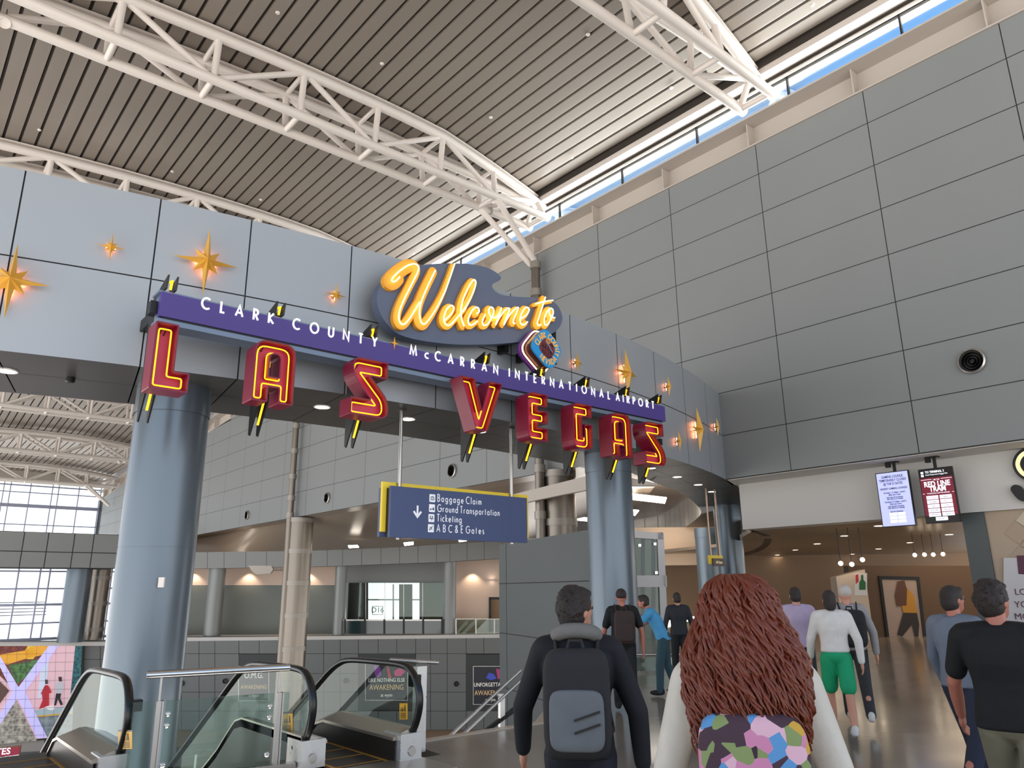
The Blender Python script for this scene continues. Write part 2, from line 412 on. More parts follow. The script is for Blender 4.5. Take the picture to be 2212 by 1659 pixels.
struct(m.build('trim_3', M_DECKGAP), 'dark gutter slot where the metal ceiling meets the clerestory', 'trim')

# unseen pale roof slab, added to bounce sunlight in through the clerestory
m = MB(); m.box(23.6, 60, -12, 104, 16.6, 16.9); struct(m.build('roof_bounce', mat('pale_bounce_roof', 'e6e2dc', .8, 0, .03, .3)), 'pale unseen roof slab added to bounce sunlight through the clerestory', 'roof')
# metal deck ceiling
GY = [(44, 0), (56, -.5), (67.35, -2.2), (78.65, -3.55), (95, -4.1), (106, -4.3)]
def gy(y): return lerp_tab(GY, y)
def zroof(x): return 19.88 - (.0085 * (x - 12.0) ** 2 if x > 12 else .0042 * (x - 12.0) ** 2)
m = MB(); SP = .55; x = 20.86; ST = [-12, 44, 50, 56, 62, 67.35, 73, 78.65, 87, 95, 106]
while x > -16:
    xa, xb, xc = x, x - .135, x - SP               # groove xa..xb, pan xb..xc
    for a, b in zip(ST, ST[1:]):
        ga, gb = gy(a), gy(b); z1, z2, z3 = zroof(xa), zroof(xb), zroof(xc)
        m.m = 0; m.quad((xb, a, z2 + ga), (xc, a, z3 + ga), (xc, b, z3 + gb), (xb, b, z2 + gb))
        m.quad((xc, a, z3 + ga), (xc, a, z3 + ga + .1), (xc, b, z3 + gb + .1), (xc, b, z3 + gb))
        m.quad((xb, a, z2 + ga + .1), (xb, a, z2 + ga), (xb, b, z2 + gb), (xb, b, z2 + gb + .1))
        m.m = 1; m.quad((xa, a, z1 + ga + .1), (xb, a, z2 + ga + .1), (xb, b, z2 + gb + .1), (xa, b, z1 + gb + .1))
        m.m = 0; m.quad((xb + .03, a, z2 + ga + .0), (xb, a, z2 + ga), (xb, b, z2 + gb), (xb + .03, b, z2 + gb + .0))
    x -= SP
struct(m.build('ceiling', [M_DECK, M_DECKGAP]), 'ribbed silver metal deck ceiling', 'ceiling')

# ------------------------------------------------------------------ curved portal beam
AX, AY, RF, RB, ZB, ZT = 8.8, 44.85, 33.2, 30.5, 5.1, 8.0
def arcp(R, x, z): s = (x - AX) / RF; t = math.asin(max(-1, min(1, s))); return V((AX + R * math.sin(t), AY - R * math.cos(t), z))
def beam_hit(u, v, off=0.0):
    d = ray(u, v); R = RF + off; o = V((-AX, -AY)); a = d.x ** 2 + d.y ** 2; b = 2 * (o.x * d.x + o.y * d.y); c = o.length_squared - R * R
    return EYEP + d * ((-b - math.sqrt(b * b - 4 * a * c)) / (2 * a))
SEAM = [-4.8, -2.9, -1.0, .95, 2.81, 4.25, 6.1, 8.0, 9.95, 11.9, 13.8, 15.7, 17.6, 19.5, 21.2]
m = MB(); g = .011
for a, b in zip(SEAM, SEAM[1:]):
    n = 5
    for i in range(n):
        xa = a + g + (b - a - 2 * g) * i / n; xb = a + g + (b - a - 2 * g) * (i + 1) / n
        for z0, z1 in ((ZB, 6.57), (6.57, ZT)):
            lo = z0 + (g if z0 > 6 else 0); hi = z1 - (g if z1 < 7 else 0)
            m.m = 0; m.face([len(m.v) + k for k in range(4)]); m.v += [tuple(arcp(RF, xa, lo)), tuple(arcp(RF, xb, lo)), tuple(arcp(RF, xb, hi)), tuple(arcp(RF, xa, hi))]
XS = [-4.8 + i * 1.0 for i in range(26)] + [21.2]
XE = XS + [22.2, 23.2, 24.2, 25.2, 26.2, 27.2, 28.2]
for a, b in zip(XS, XS[1:]):
    m.m = 1; m.quad(arcp(RF - .02, a, ZB), arcp(RF - .02, b, ZB), arcp(RF - .02, b, ZT), arcp(RF - .02, a, ZT))
    m.m = 0; m.quad(arcp(RF, a, ZT), arcp(RF, b, ZT), arcp(RB, b, ZT), arcp(RB, a, ZT))
    if b < 14: m.quad(arcp(RB, b, ZB), arcp(RB, a, ZB), arcp(RB, a, ZT), arcp(RB, b, ZT))
# soffit in panels between the seams, one joint along the middle
SE = SEAM + [23.1, 25.0, 26.9, 28.6]
OPEN = [onz(u, v, ZB) for u, v in ((1360, 1020), (1417, 1043.7), (1444, 1054), (1466.8, 1064), (1487, 1075), (1501, 1087), (1509.7, 1095.7), (1513.5, 1102), (1514.6, 1107), (1513, 1112), (1509.6, 1116), (1494, 1129.5), (1471, 1144), (1453, 1152), (1435, 1159), (1403, 1164.5), (1362, 1170), (1320, 1174))]
OPS = smooth2(OPEN, 5)
def rback(x):        # the soffit stops at the round ceiling opening
    t_ = math.asin(max(-1, min(1, (x - AX) / RF))); best = RB
    d_ = V((math.sin(t_), -math.cos(t_)))
    for p, q_ in zip(OPS[:45], OPS[1:45]):
        a1, a2 = math.atan2(p.x - AX, AY - p.y), math.atan2(q_.x - AX, AY - q_.y)
        if min(a1, a2) <= t_ <= max(a1, a2) and a1 != a2: f_ = (t_ - a1) / (a2 - a1); c_ = p + (q_ - p) * f_; best = max(best, min(RF - .3, math.hypot(c_.x - AX, c_.y - AY)))
    return best
RM = (RF + RB) / 2 + .1
for a, b in zip(SE, SE[1:]):
    for i in range(4):
        xa = a + g + (b - a - 2 * g) * i / 4; xb = a + g + (b - a - 2 * g) * (i + 1) / 4
        ra, rb = rback(xa), rback(xb)
        for hi_, la, lb in ((RF, max(ra, RM + .008), max(rb, RM + .008)), (RM - .008, ra, rb)):
            if la >= hi_ and lb >= hi_: continue
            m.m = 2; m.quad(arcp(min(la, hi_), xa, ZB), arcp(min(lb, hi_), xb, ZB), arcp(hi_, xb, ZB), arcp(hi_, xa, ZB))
        m.m = 1; m.quad(arcp(ra, xa - .03, ZB + .03), arcp(rb, xb + .03, ZB + .03), arcp(RF - .01, xb + .03, ZB + .03), arcp(RF - .01, xa - .03, ZB + .03))
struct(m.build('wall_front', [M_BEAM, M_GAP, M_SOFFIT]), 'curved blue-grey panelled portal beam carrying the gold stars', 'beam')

# white bulkhead under the side wall, right of the portal
m = MB(); m.quad((XW, -12, 5.1), (22.6, -12, 5.1), (22.6, 14.75, 5.1), (XW, 14.1, 5.1))
m.box(22.6, 23.4, -12, 14.5, 3.58, 5.1)
m.box(21.25, 21.5, -12, 14.0, 5.085, 5.1)
struct(m.build('wall_bulkhead', M_FASCIA), 'white plaster bulkhead below the grey side wall', 'bulkhead')

# ------------------------------------------------------------------ big round columns
def column(name, label, c, r, z0, z1, parts=()):
    t = thing(name, label, 'column', (c.x, c.y, z0), 'round columns carrying the portal beam')
    MB().lathe((c.x, c.y, 0), [(r, z0), (r, 2.4), (r - .006, 2.4), (r - .006, 2.415), (r, 2.415), (r, z1 - .5)], 56).build('shaft', M_COL, t)
    MB().lathe((c.x, c.y, 0), [(r - .012, z1 - .5), (r - .012, z1 - .485), (r + .012, z1 - .485), (r + .012, z1)], 56).build('collar', M_COL, t)
    return t
def mid(u0, v0, u1, v1, z): a, b = onz(u0, v0, z), onz(u1, v1, z); return (a + b) / 2
cL = mid(313, 845, 446, 838, 5.1); colL = column('round_column', 'blue-grey round column at the letter L, rising past the escalators', cL, .585, -10, 5.1)
pL = Plane(cL + V((-.42, -.42, 0)), (1, -.9))
m = MB(); q = pL.at(349, 1258); m.obox(q, pL.x * .045, V((0, 0, .075)), pL.n * .02); m.build('wall_plate', M_WHITE, colL)
cR = mid(1266, 1000, 1360, 1000, 4.9); column('round_column', 'pale blue-grey round column behind the letters G and A', cR, .6, 0, 5.1)
cRR = mid(1536, 1100, 1603, 1100, 4.95); column('round_column', 'dark round column at the end of the portal beam by the white bulkhead', cRR, .56, 0, 5.1)
c4 = onz(1527, 1150, 4.4); column('round_column', 'thin dark column half hidden behind the end column', c4 , .62, 0, 4.6)

# ------------------------------------------------------------------ recessed lights in the portal soffit
def downlight(label, c, r, group, lens=None, zdir=-1):
    t = thing('recessed_light', label, 'light', c, group)
    MB().lathe(c, [(r * .86, -.012), (r, -.012), (r, 0)], 28, caps=False).build('trim_ring', M_WHITE, t)
    MB().lathe(c, [(0, -.006), (r * .86, -.006)], 28, caps=False).build('lens', lens or M_LIGHT, t)
    return t
for (u, v), lab in zip(((14, 801), (696, 879), (881, 905), (1036, 932), (1160, 953), (1406, 1011), (1463, 1030), (1508, 1047), (1538, 1062)),
        ('at the far end beyond the letter L', 'between the letters A and S', 'beside the hanging direction sign pole', 'half hidden under the letter V', 'peeping out under the letter E',
         'just under the last letter S', 'second beyond the last letter S', 'next to the thin hanging pole', 'nearest the end column')):
    downlight('round white soffit light ' + lab, onz(u, v, ZB) + V((0, 0, -.001)), .16, 'downlights in the portal soffit')
m = MB(); q = onz(153, 815, ZB); m.lathe(q, [(.05, -.09), (.07, -.07), (.07, 0)], 16); tag(m.build('ceiling_camera', M_BLACK), 'small dark camera on the portal soffit at the far left', 'camera')

# ------------------------------------------------------------------ floors
M_FLOOR = mat('polished_terrazzo', '8d8578', .16, 0, .12, 1.2, spec=.55)
M_FLOORE = mat('floor_edge_strip', 'cdbba6', .3, 0, .06)
M_FLOORLOW = mat('lower_floor_stone', '6e665c', .22, 0, .1, .8)
FX = [(-7, -6), (40, -6), (60, 40), (16.2, 15.6), (7.2, 7.9), (5.15, 7.95), (5.1, 7.2), (-7, 7.2)]
m = MB(); m.prism([(x, y, 0) for x, y in FX], (0, 0, -.55)); fl = m.build('floor', M_FLOOR); struct(fl, 'polished stone concourse floor', 'floor')
m = MB(); m.prism([(5.15, 7.9, .0), (7.2, 7.85, .0), (16.2, 15.5, .0), (16.2, 15.65, .0), (7.15, 7.98, .0), (5.15, 8.02, .0)], (0, 0, .012)); struct(m.build('trim_4', M_FLOORE), 'pale strip along the floor edge', 'trim')
m = MB(); m.box(-7, 60, 7, 106, -10.3, -10.0); struct(m.build('floor_lower', M_FLOORLOW), 'lower level floor', 'floor')
# ------------------------------------------------------------------ roof trusses
NODES = [20.95, 18.1, 15.2, 12.2, 9.2, 6.2, 3.3, .3, -2.7, -5.7]
def truss(label, yc, dz=0.0, strutted=False, hb=.6, ht=.8):
    t = thing('roof_truss', label, 'truss', (20.95, yc, 17.9 + dz), 'white tubular roof trusses')
    zb = 17.9 + dz
    def zt(x): return zroof(x) - .33 + dz
    def yt(x, s): k = 1 if x < 15.2 else max(.12, 1 - (x - 15.2) / 5.75 * .88); return yc + s * ht * k
    for s in (-1, 1):
        MB().tube([(x, yc + s * hb, zb) for x in (21.2, 15, 8, 0, -6.5)], .17, 14).build('bottom_chord', M_WHITE, t)
        xs = [21.15, 20.95, 20, 18.1, 16.6, 15.2, 13.5, 12.2, 10, 8, 6, 4, 2, 0, -3, -6.5]
        MB().tube([(x, yt(x, s), zt(x)) for x in xs], .18, 14).build('top_chord', M_WHITE, t)
        # seating plate with bolts line along the chord
        pl = MB()
        for a, b in zip(xs[1:], xs[2:]):
            A, B = V((a, yt(a, s), zt(a) + .2)), V((b, yt(b, s), zt(b) + .2)); pl.prism([A + V((0, -.16, 0)), A + V((0, .16, 0)), A + V((0, .16, .05)), A + V((0, -.16, .05))], B - A)
        pl.build('seat_plate', M_WHITE, t)
    for i, x in enumerate(NODES):
        for s in (-1, 1):
            B = (x, yc + s * hb, zb); T = (x, yt(x, s), zt(x))
            MB().tube([B, T], .115, 10).build('strut', M_WHITE, t)
            if i + 1 < len(NODES):
                x2 = NODES[i + 1]; B2 = (x2, yc + s * hb, zb); T2 = (x2, yt(x2, s), zt(x2))
                MB().tube([T, B2] if i % 2 == 0 else [B, T2], .105, 10).build('diagonal', M_WHITE, t)
        if i: MB().tube([(x, yt(x, -1), zt(x)), (x, yt(x, 1), zt(x))], .09, 10).build('top_tie', M_WHITE, t)
        MB().tube([(x, yc - hb, zb - .02), (x, yc + hb, zb - .02)], .11, 10).build('bottom_tie', M_WHITE, t)
    e = MB(); e.tube([(21.15, yc, zt(21)), (21.5, yc, zt(21.3) - .02)], .2, 14); e.build('end_cap', M_WHITE, t)
    if strutted:
        for s in (-1, 1): MB().tube([(18.1, yc + s * hb, zb), (20.75, yc + s * .16, 15.75 + dz)], .13, 12).build('raking_strut', M_WHITE, t)
    return t
truss('white roof truss crossing the top right corner', 11.44, 0)
truss('white roof truss running from top left down to the steel pipe column', 22.75, 0, True)
truss('white roof truss peeking over the portal beam', 34.0, 0)
truss('white roof truss hidden low behind the portal beam', 45.3, 0, True)
truss('white far roof truss nearest under the portal beam', 67.35, -2.3)
truss('white far roof truss in the middle under the portal beam', 79.5, -3.7)
truss('white far roof truss just above the tall far window', 96.0, -4.25, True)

# floodlights clamped to the truss chords
def floodlight(label, c, aim, on):
    t = thing('floodlight', label, 'lamp', c, 'floodlights on the roof trusses'); a = (V(aim) - V(c)).normalized()
    MB().lathe(c, [(.05, -.3), (.11, -.26), (.13, .0), (.16, .12), (.16, .2), (.135, .2), (.135, .17)], 20, axis=a).build('housing', M_WHITE if not on else M_STEEL, t)
    MB().lathe(V(c) + a * .16, [(0, 0), (.135, 0)], 20, caps=False, axis=a).build('lens', M_LIGHTW if on else M_STEEL, t)
    MB().tube([V(c) + V((0, -.17, .05)), V(c) + V((0, -.17, .32)), V(c) + V((0, .17, .32)), V(c) + V((0, .17, .05))], .02, 8).build('yoke', M_STEEL, t)
    return t
for (u, v), y, lab, on in (((1057, 456), 23.35, 'small floodlight lit on the truss beside the steel pipe column', True), ((1517, 158), 12.04, 'glowing floodlight on the truss at top right', True),
                          ((10, 48), 23.4, 'unlit white floodlight on the truss at the top left corner', False)):
    c = ony(u, v, y); floodlight(lab, c, c + (EYEP - c) * .3 + V((0, 0, -1)), on)
q = ony(258, 997, 79.0); floodlight('tiny white floodlight hanging from a far truss', q + V((0, 0, 0)), q + V((-1, -1, -1)), False)

# sprinkler heads in the deck
for u, v in ((600, 27), (825, 137), (1060, 253), (1270, 74), (1235, 340), (1450, 189), (85, 280), (372, 370), (563, 431), (893, 548), (1755, 10)):
    p = onz(u, v, 19.8); p = onz(u, v, zroof(p.x) - .0); m = MB(); m.lathe(p, [(0, -.05), (.05, -.05), (.075, -.02), (.075, 0)], 16)
    tag(m.build('sprinkler_head', M_WHITE), 'small round sprinkler cap on the metal ceiling', 'sprinkler', 'sprinkler caps on the metal deck')

# ------------------------------------------------------------------ steel pipe columns and clad columns along the side wall
def pipe_column(label, y, z1, bands, clad_x, clad_y, clad_r, clad_top, z0):
    t = thing('steel_column', label, 'column', (20.75, y, z0), 'steel columns along the grey wall')
    MB().lathe((20.75, y, 0), [(.2, z0), (.2, z1)], 28).build('pipe', M_CLAD, t)
    for z in bands: MB().lathe((20.75, y, 0), [(.2, z - .16), (.245, z - .16), (.245, z + .16), (.2, z + .16)], 28).build('collar_band', M_BANDS, t)
    MB().lathe((clad_x, clad_y, 0), [(clad_r, z0), (clad_r, clad_top)], 48).build('cladding', M_CLAD, t)
    zz = clad_top - .15
    while zz > max(z0 + .3, -9): MB().lathe((clad_x, clad_y, 0), [(clad_r, zz - .14), (clad_r + .035, zz - .14), (clad_r + .035, zz + .14), (clad_r, zz + .14)], 48, caps=False).build('band', M_BANDS, t); zz -= 1.98
    return t
pipe_column('steel pipe rising beside the Welcome sign to the truss strut', 22.6, 15.8, (15.6, 14.3, 11.5, 8.8, 6.5, 4.6), 21.6, 22.35, .68, 6.45, 0)
pipe_column('tall banded steel clad column standing below the hall wall', 46.6, 15.8, (15.6, 14.0, 12.4, 10.7, 9.0, 7.6, 6.5), 21.55, 46.75, .85, 6.35, -10)

# round black jet diffusers in the side wall
for (u, v), lab in (((2101, 781), 'large round black air diffuser on the grey wall at right'), ((978, 1017), 'round black air diffuser above the direction sign'), ((708, 1076), 'round black air diffuser left of the direction sign'),
                    ((535, 1113), 'small round black air diffuser left of the tall banded column'), ((420, 1140), 'round black air diffuser half hidden behind the round column')):
    q = onx(u, v, XW); t = thing('air_diffuser', lab, 'air vent', q, 'round air diffusers in the grey wall')
    MB().lathe(q, [(.33, -.02), (.33, .1), (.29, .12), (.27, .08)], 32, caps=False, axis=(-1, 0, 0)).build('ring', M_STEEL, t)
    b = MB(); b.lathe(q, [(.27, .02), (.0, .02)], 32, caps=False, axis=(-1, 0, 0))
    for r in (.24, .17, .1): b.lathe(q, [(r, .04), (r - .02, .13), (r - .035, .04)], 32, caps=False, axis=(-1, 0, 0))
    b.build('nozzle', M_BLACK, t)
# ------------------------------------------------------------------ the big sign on the portal
M_PURPLE = mat('purple_sign_face', '4b3b86', .45, 0, .03, 2)
M_SIGNFRAME = mat('sign_frame_blue_grey', '76859a', .4, .3, .04)
M_LETTERW = mat('white_lettering', 'f2f0f4', .5, 0, 0, emit=.35)
M_CRIM = mat('crimson_letter_shell', '7d1033', .38, 0, .06, 4)
M_CRIMF = mat('magenta_letter_face', 'a32a55', .42, 0, .04, 4)
M_NEON = mat('amber_neon', 'ffb000', .4, 0, 0, emit=2.4, ecol='ffa412')
M_NEONW = mat('pale_yellow_neon', 'ffe9b0', .4, 0, 0, emit=2.6, ecol='ffdf9c')
M_GOLDL = mat('amber_script_letter', 'f0ab34', .42, 0, .04, 3)
M_CLOUD = mat('slate_blue_cloud', '59647c', .5, 0, .03, 1)
M_STAR = mat('gold_star_paint', 'e2ad48', .4, .1, .05, 5)
M_PEACH = mat('peach_backlight', 'ffb08a', .5, 0, 0, emit=22.0, ecol='ff9a6c')
YS = 10.95
def on_sign(u, v, y=YS): p = ony(u, v, y); return p.x, p.z
sg = thing('airport_name_sign', 'long purple sign bar reading CLARK COUNTY McCARRAN INTERNATIONAL AIRPORT', 'sign', (8.4, 11.2, 5.5))
xl, xr, zb_, zt_ = 2.69, 14.2, 5.555, 5.925
MB().box(xl, xr, YS, YS + .1, zb_, zt_).build('purple_face', M_PURPLE, sg)
m = MB(); m.box(xl - .03, xr - .02, YS + .04, YS + .36, zt_, zt_ + .035); m.box(xl + .02, xr - .05, YS + .1, YS + .34, zb_ - .02, zt_); m.box(xl, xr - .1, YS + .03, YS + .38, zb_ - .105, zb_ - .025)
m.build('frame', M_SIGNFRAME, sg)
m = MB(); m.box(xl + .05, xr - .12, YS + .02, YS + .1, zb_ - .025, zb_); m.box(xl - .1, xl - .0, YS + .12, YS + .3, zb_ + .06, zt_ - .12); m.build('shadow_gap', M_BLACK, sg)
to_s = lambda x, z: V((x, YS - .012, z))
zc0 = (on_sign(473.6, 683.6)[1] + on_sign(1101, 806.5)[1]) / 2; cap = abs(on_sign(473.6, 660.3)[1] - on_sign(473.6, 683.6)[1])
for wd, u0, u1, v in (('CLARK', 433, 591, 685), ('COUNTY', 631, 814, 730), ('CARRAN', 0, 0, 0), ('INTERNATIONAL', 1100, 1316, 840), ('AIRPORT', 1332, 1413, 890)):
    if wd == 'CARRAN':
        m = MB(); xa = on_sign(885.5, 760)[0]; xb = on_sign(1074.4, 790)[0]
        sign_text(m, 'M', xa, zc0, cap, .03, to_s, depth=V((0, .012, 0)), sx=.85); sign_text(m, 'c', on_sign(918, 765)[0], zc0, cap, .028, to_s, depth=V((0, .012, 0)))
        sign_text(m, 'CARRAN', on_sign(940, 770)[0], zc0, cap, .03, to_s, depth=V((0, .012, 0)), sx=.8, width=xb - on_sign(940, 770)[0]); m.build('lettering', M_LETTERW, sg)
    else:
        m = MB(); xa = on_sign(u0, v)[0]; xb = on_sign(u1, v)[0]; sign_text(m, wd, xa, zc0, cap, .03, to_s, depth=V((0, .012, 0)), sx=.8, width=xb - xa); m.build('lettering', M_LETTERW, sg)
x, z = on_sign(851.6, 741.6); m = MB()
pts = [(math.cos(k * PI / 4) * (.1 if k % 2 == 0 else .022), math.sin(k * PI / 4) * (.12 if k % 2 == 0 else .022)) for k in range(8)]
m.prism([to_s(x + a, z + b) for a, b in pts], V((0, .01, 0))); m.build('gold_star', mat('gold_sign_star', 'f0a528', .5, 0, 0), sg)

# neon letters LAS VEGAS
def area2(P): return sum(P[i - 1][0] * P[i][1] - P[i][0] * P[i - 1][1] for i in range(len(P))) / 2
def inset(P, d):
    P = [V((p[0], p[1])) for p in P]; sg_ = 1 if area2(P) > 0 else -1; out = []; n = len(P)
    for i in range(n):
        a = (P[i] - P[i - 1]); b = (P[(i + 1) % n] - P[i])
        if a.length < 1e-6: a = b
        if b.length < 1e-6: b = a
        a = a.normalized(); b = b.normalized(); na = V((-a.y, a.x)) * sg_; nb = V((-b.y, b.x)) * sg_; q = na + nb
        q = q.normalized() if q.length > .2 else na
        out.append(P[i] + q * (d / max(.4, q.dot(na))))
    return out
from mathutils.geometry import tessellate_polygon
def filled(mb, loops, f3, flip=False):
    L = [[V((p[0], p[1], 0)) for p in l] for l in loops]; flat = [p for l in L for p in l]; b = len(mb.v)
    mb.v += [tuple(f3(p.x, p.y)) for p in flat]
    for t in tessellate_polygon(L): mb.face([b + i for i in t])
YL = 10.56
SHAPE = {
 'L': ([(0, 0), (.52, 0), (.52, .29), (.31, .29), (.31, .98), (0, .98)], .02, None),
 'A': ([(0, 0), (.25, 0), (.25, .24), (.42, .24), (.42, 0), (.66, 0), (.66, .98), (0, .98)], [.02, .02, .02, .02, .02, .02, .2, .2], [(.255, .42), (.415, .42), (.415, .78), (.255, .78)]),
 'S': ([(0, 0), (.72, 0), (.72, .33), (.36, .70), (.69, .70), (.69, 1.0), (.02, 1.0), (.02, .68), (.37, .30), (0, .30)], [.02, .28, .18, .02, .02, .02, .28, .18, .02, .02], None),
 'V': ([(.36, 0), (.64, 0), (1.01, .99), (.69, .99), (.505, .40), (.33, .99), (0, .99)], .02, None),
 'E': ([(0, 0), (.54, 0), (.54, .27), (.28, .27), (.28, .36), (.54, .36), (.54, .62), (.28, .62), (.28, .71), (.54, .71), (.54, .98), (0, .98)], [.17] + [.02] * 10 + [.17], None),
 'G': ([(0, 0), (.57, 0), (.57, .55), (.34, .55), (.34, .27), (.27, .27), (.27, .70), (.57, .70), (.57, .98), (0, .98)], [.17, .17, .02, .02, .02, .02, .05, .02, .02, .17], None),
}
LAB = [('L', 2.63, 4.44, 'red neon channel letter L at the head of LAS'), ('A', 4.07, 4.49, 'red neon channel letter A in LAS'), ('S', 5.72, 4.51, 'red neon channel letter S closing LAS'), ('V', 7.97, 4.58, 'red neon channel letter V opening VEGAS'),
       ('E', 9.63, 4.56, 'red neon channel letter E in VEGAS'), ('G', 10.9, 4.53, 'red neon channel letter G in VEGAS'), ('A', 12.08, 4.49, 'red neon channel letter A in VEGAS, before the pale column'), ('S', 13.2, 4.42, 'red neon channel letter S at the very end of VEGAS')]
FINX = [2.80, 4.45, 6.15, 8.66, 10.13, 11.45, 12.77, 13.93]
def sm_loop(P):
    return P
for (ch, x0, z0, lab), fx in zip(LAB, FINX):
    raw, rd, hole = SHAPE[ch]; KS = YL / 10.8; x0 *= KS; z0 = EYE + (z0 - EYE) * KS
    raw = [(a * KS, b * KS) for a, b in raw]; hole = [(a * KS, b * KS) for a, b in hole] if hole else None
    out = rounded(raw, rd, 5)
    P = [(x0 + p.x, z0 + p.y) for p in out]; hl = None
    if hole: hl = [(x0 + p.x, z0 + p.y) for p in rounded(hole, [.01, .01, .08, .08], 5)]
    rdn = [max(.035, (r if isinstance(rd, list) else rd) - .06) for r in (rd if isinstance(rd, list) else [rd] * len(raw))]
    t = thing('neon_letter', lab, 'sign letter', (x0 + .3, YL + .3, z0), 'neon letters spelling LAS VEGAS')
    m = MB(); T, Y1, YF = .022, YL + .36, YL + .2
    I = inset(P, T); n = len(P)
    for i in range(n):
        a, b = P[i], P[(i + 1) % n]; c, d = I[i], I[(i + 1) % n]
        m.poly([(a[0], YL, a[1]), (b[0], YL, b[1]), (b[0], Y1, b[1]), (a[0], Y1, a[1])]); m.poly([(a[0], YL, a[1]), (c[0], YL, c[1]), (d[0], YL, d[1]), (b[0], YL, b[1])])
        m.poly([(c[0], YL, c[1]), (c[0], YF, c[1]), (d[0], YF, d[1]), (d[0], YL, d[1])])
    if hl:
        J = inset(hl, -T); k = len(hl)
        for i in range(k):
            a, b = hl[i], hl[(i + 1) % k]; c, d = J[i], J[(i + 1) % k]
            m.poly([(a[0], YL + .02, a[1]), (b[0], YL + .02, b[1]), (b[0], Y1, b[1]), (a[0], Y1, a[1])]); m.poly([(a[0], YL + .02, a[1]), (c[0], YL + .02, c[1]), (d[0], YL + .02, d[1]), (b[0], YL + .02, b[1])])
            m.poly([(c[0], YL + .02, c[1]), (c[0], YF, c[1]), (d[0], YF, d[1]), (d[0], YL + .02, d[1])])
    filled(m, [P] + ([hl] if hl else []), lambda a, b: (a, Y1, b))
    m.build('shell', M_CRIM, t)
    m = MB(); filled(m, [I] + ([inset(hl, -T)] if hl else []), lambda a, b: (a, YF, b)); m.build('face', M_CRIMF, t)
    m = MB(); N = [V((x0 + p.x, z0 + p.y)) for p in rounded(inset(raw, .07), rdn, 4)]; m.tube([(p.x, YL + .1, p.y) for p in N], .0105, 8, closed=True, up=(0, 1, 0))
    if hl: N = [V((x0 + p.x, z0 + p.y)) for p in rounded(inset(hole, -.035), [.03, .03, .1, .1], 4)]; m.tube([(p.x, YL + .1, p.y) for p in N], .0105, 8, closed=True, up=(0, 1, 0))
    m.build('neon_tube', M_NEON, t)
    # electrode holders
    m = MB()
    for dx in (.10, .16): m.tube([(x0 + dx, YF, z0 + .82), (x0 + dx, YL + .11, z0 + .87)], .008, 6)
    m.build('tube_support', M_BLACK, t)
    m = MB(); m.box(fx - .05, fx + .05, Y1 - .005, 11.2, 4.95, 5.1); m.build('mounting_arm', M_BLACK, t)
    # twin black fins with amber neon carrying the letter
    f = sg
    yb = arcp(RF, fx, 0).y
    for sd in (-1, 1):
        X = fx + sd * .065 - .012
        m = MB(); prof = [(10.86, 6.16), (11.6, 5.98), (yb, 5.98), (yb, 5.15), (11.62, 5.05), (11.62, 4.12), (11.57, 4.1), (11.16, 4.95), (11.3, 5.45), (10.92, 5.98)]
        prof = [(10.86, 6.17), (11.5, 5.98), (11.62, 5.97), (11.62, 5.1), (11.62, 4.12), (11.57, 4.1), (11.17, 4.8), (11.17, 5.42), (11.36, 5.44), (11.36, 5.97), (10.9, 5.97)]
        filled(m, [prof], lambda a, b: (X, a, b)); filled(m, [prof], lambda a, b: (X + .024, a, b))
        for i in range(len(prof)): a, b = prof[i - 1], prof[i]; m.poly([(X, a[0], a[1]), (X, b[0], b[1]), (X + .024, b[0], b[1]), (X + .024, a[0], a[1])])
        fb = m.build('fin_blade', M_BLACK, f)
    m = MB(); m.tube([(fx, 11.17, 5.42), (fx, 11.16, 4.82), (fx, 11.44, 4.26)], .018, 8); m.tube([(fx, 10.95, 5.975), (fx, 10.9, 6.1), (fx, 11.0, 6.11)], .018, 8); k_ = m.build('fin_neon', M_NEON); k_.parent = fb
    m = MB(); m.box(fx - .06, fx + .06, 11.5, yb - .004, 5.66, 5.84); m.build('mount_block', M_BLACK, f)

# ------------------------------------------------------------------ Welcome to cloud
YC = 11.2
cloud = [(858, 720), (840, 704), (824, 682), (815, 655), (816, 632), (826, 611), (846, 594), (875, 580), (915, 572), (965, 569), (1010, 570), (1045, 576), (1068, 586), (1081, 597), (1080, 605), (1066, 612), (1063, 619), (1070, 629), (1085, 637), (1115, 641), (1160, 643), (1190, 649), (1206, 662), (1214, 680), (1214, 695), (1206, 710), (1190, 722), (1160, 732), (1110, 740), (1050, 744), (985, 744), (925, 738), (885, 730)]
cp = smooth2([on_sign(u, v, YC) for u, v in cloud], 4, closed=True)
wt = thing('welcome_sign', 'slate blue cloud sign with glowing amber script Welcome to', 'sign', (8.6, 11.4, 6.3))
m = MB(); P = [(p.x, p.y) for p in cp]
filled(m, [P], lambda a, b: (a, YC, b)); filled(m, [P], lambda a, b: (a, YC + .2, b))
for i in range(len(P)): a, b = P[i - 1], P[i]; m.poly([(a[0], YC, a[1]), (b[0], YC, b[1]), (b[0], YC + .2, b[1]), (a[0], YC + .2, a[1])])
m.build('cloud_panel', M_CLOUD, wt)
for xx in (6.9, 8.0, 9.6, 11.0): m = MB(); m.box(xx - .05, xx + .05, YC + .2, arcp(RF, xx, 0).y - .005, 6.5, 7.4); m.build('standoff', M_BLACK, wt)
z4 = lambda a, b: (800 + a * .13261, 540 + b * .13261)
z5 = lambda a, b: (1000 + a * .14467, 570 + b * .14467)
W1 = [z4(*p) for p in ((480, 438), (425, 498), (372, 516), (350, 488), (385, 430), (480, 340), (600, 258), (700, 226), (765, 248), (786, 305), (762, 385), (700, 505), (620, 665), (550, 805), (490, 950), (464, 1065), (470, 1145), (505, 1203), (560, 1205), (622, 1142), (700, 1022), (770, 908), (806, 850))]
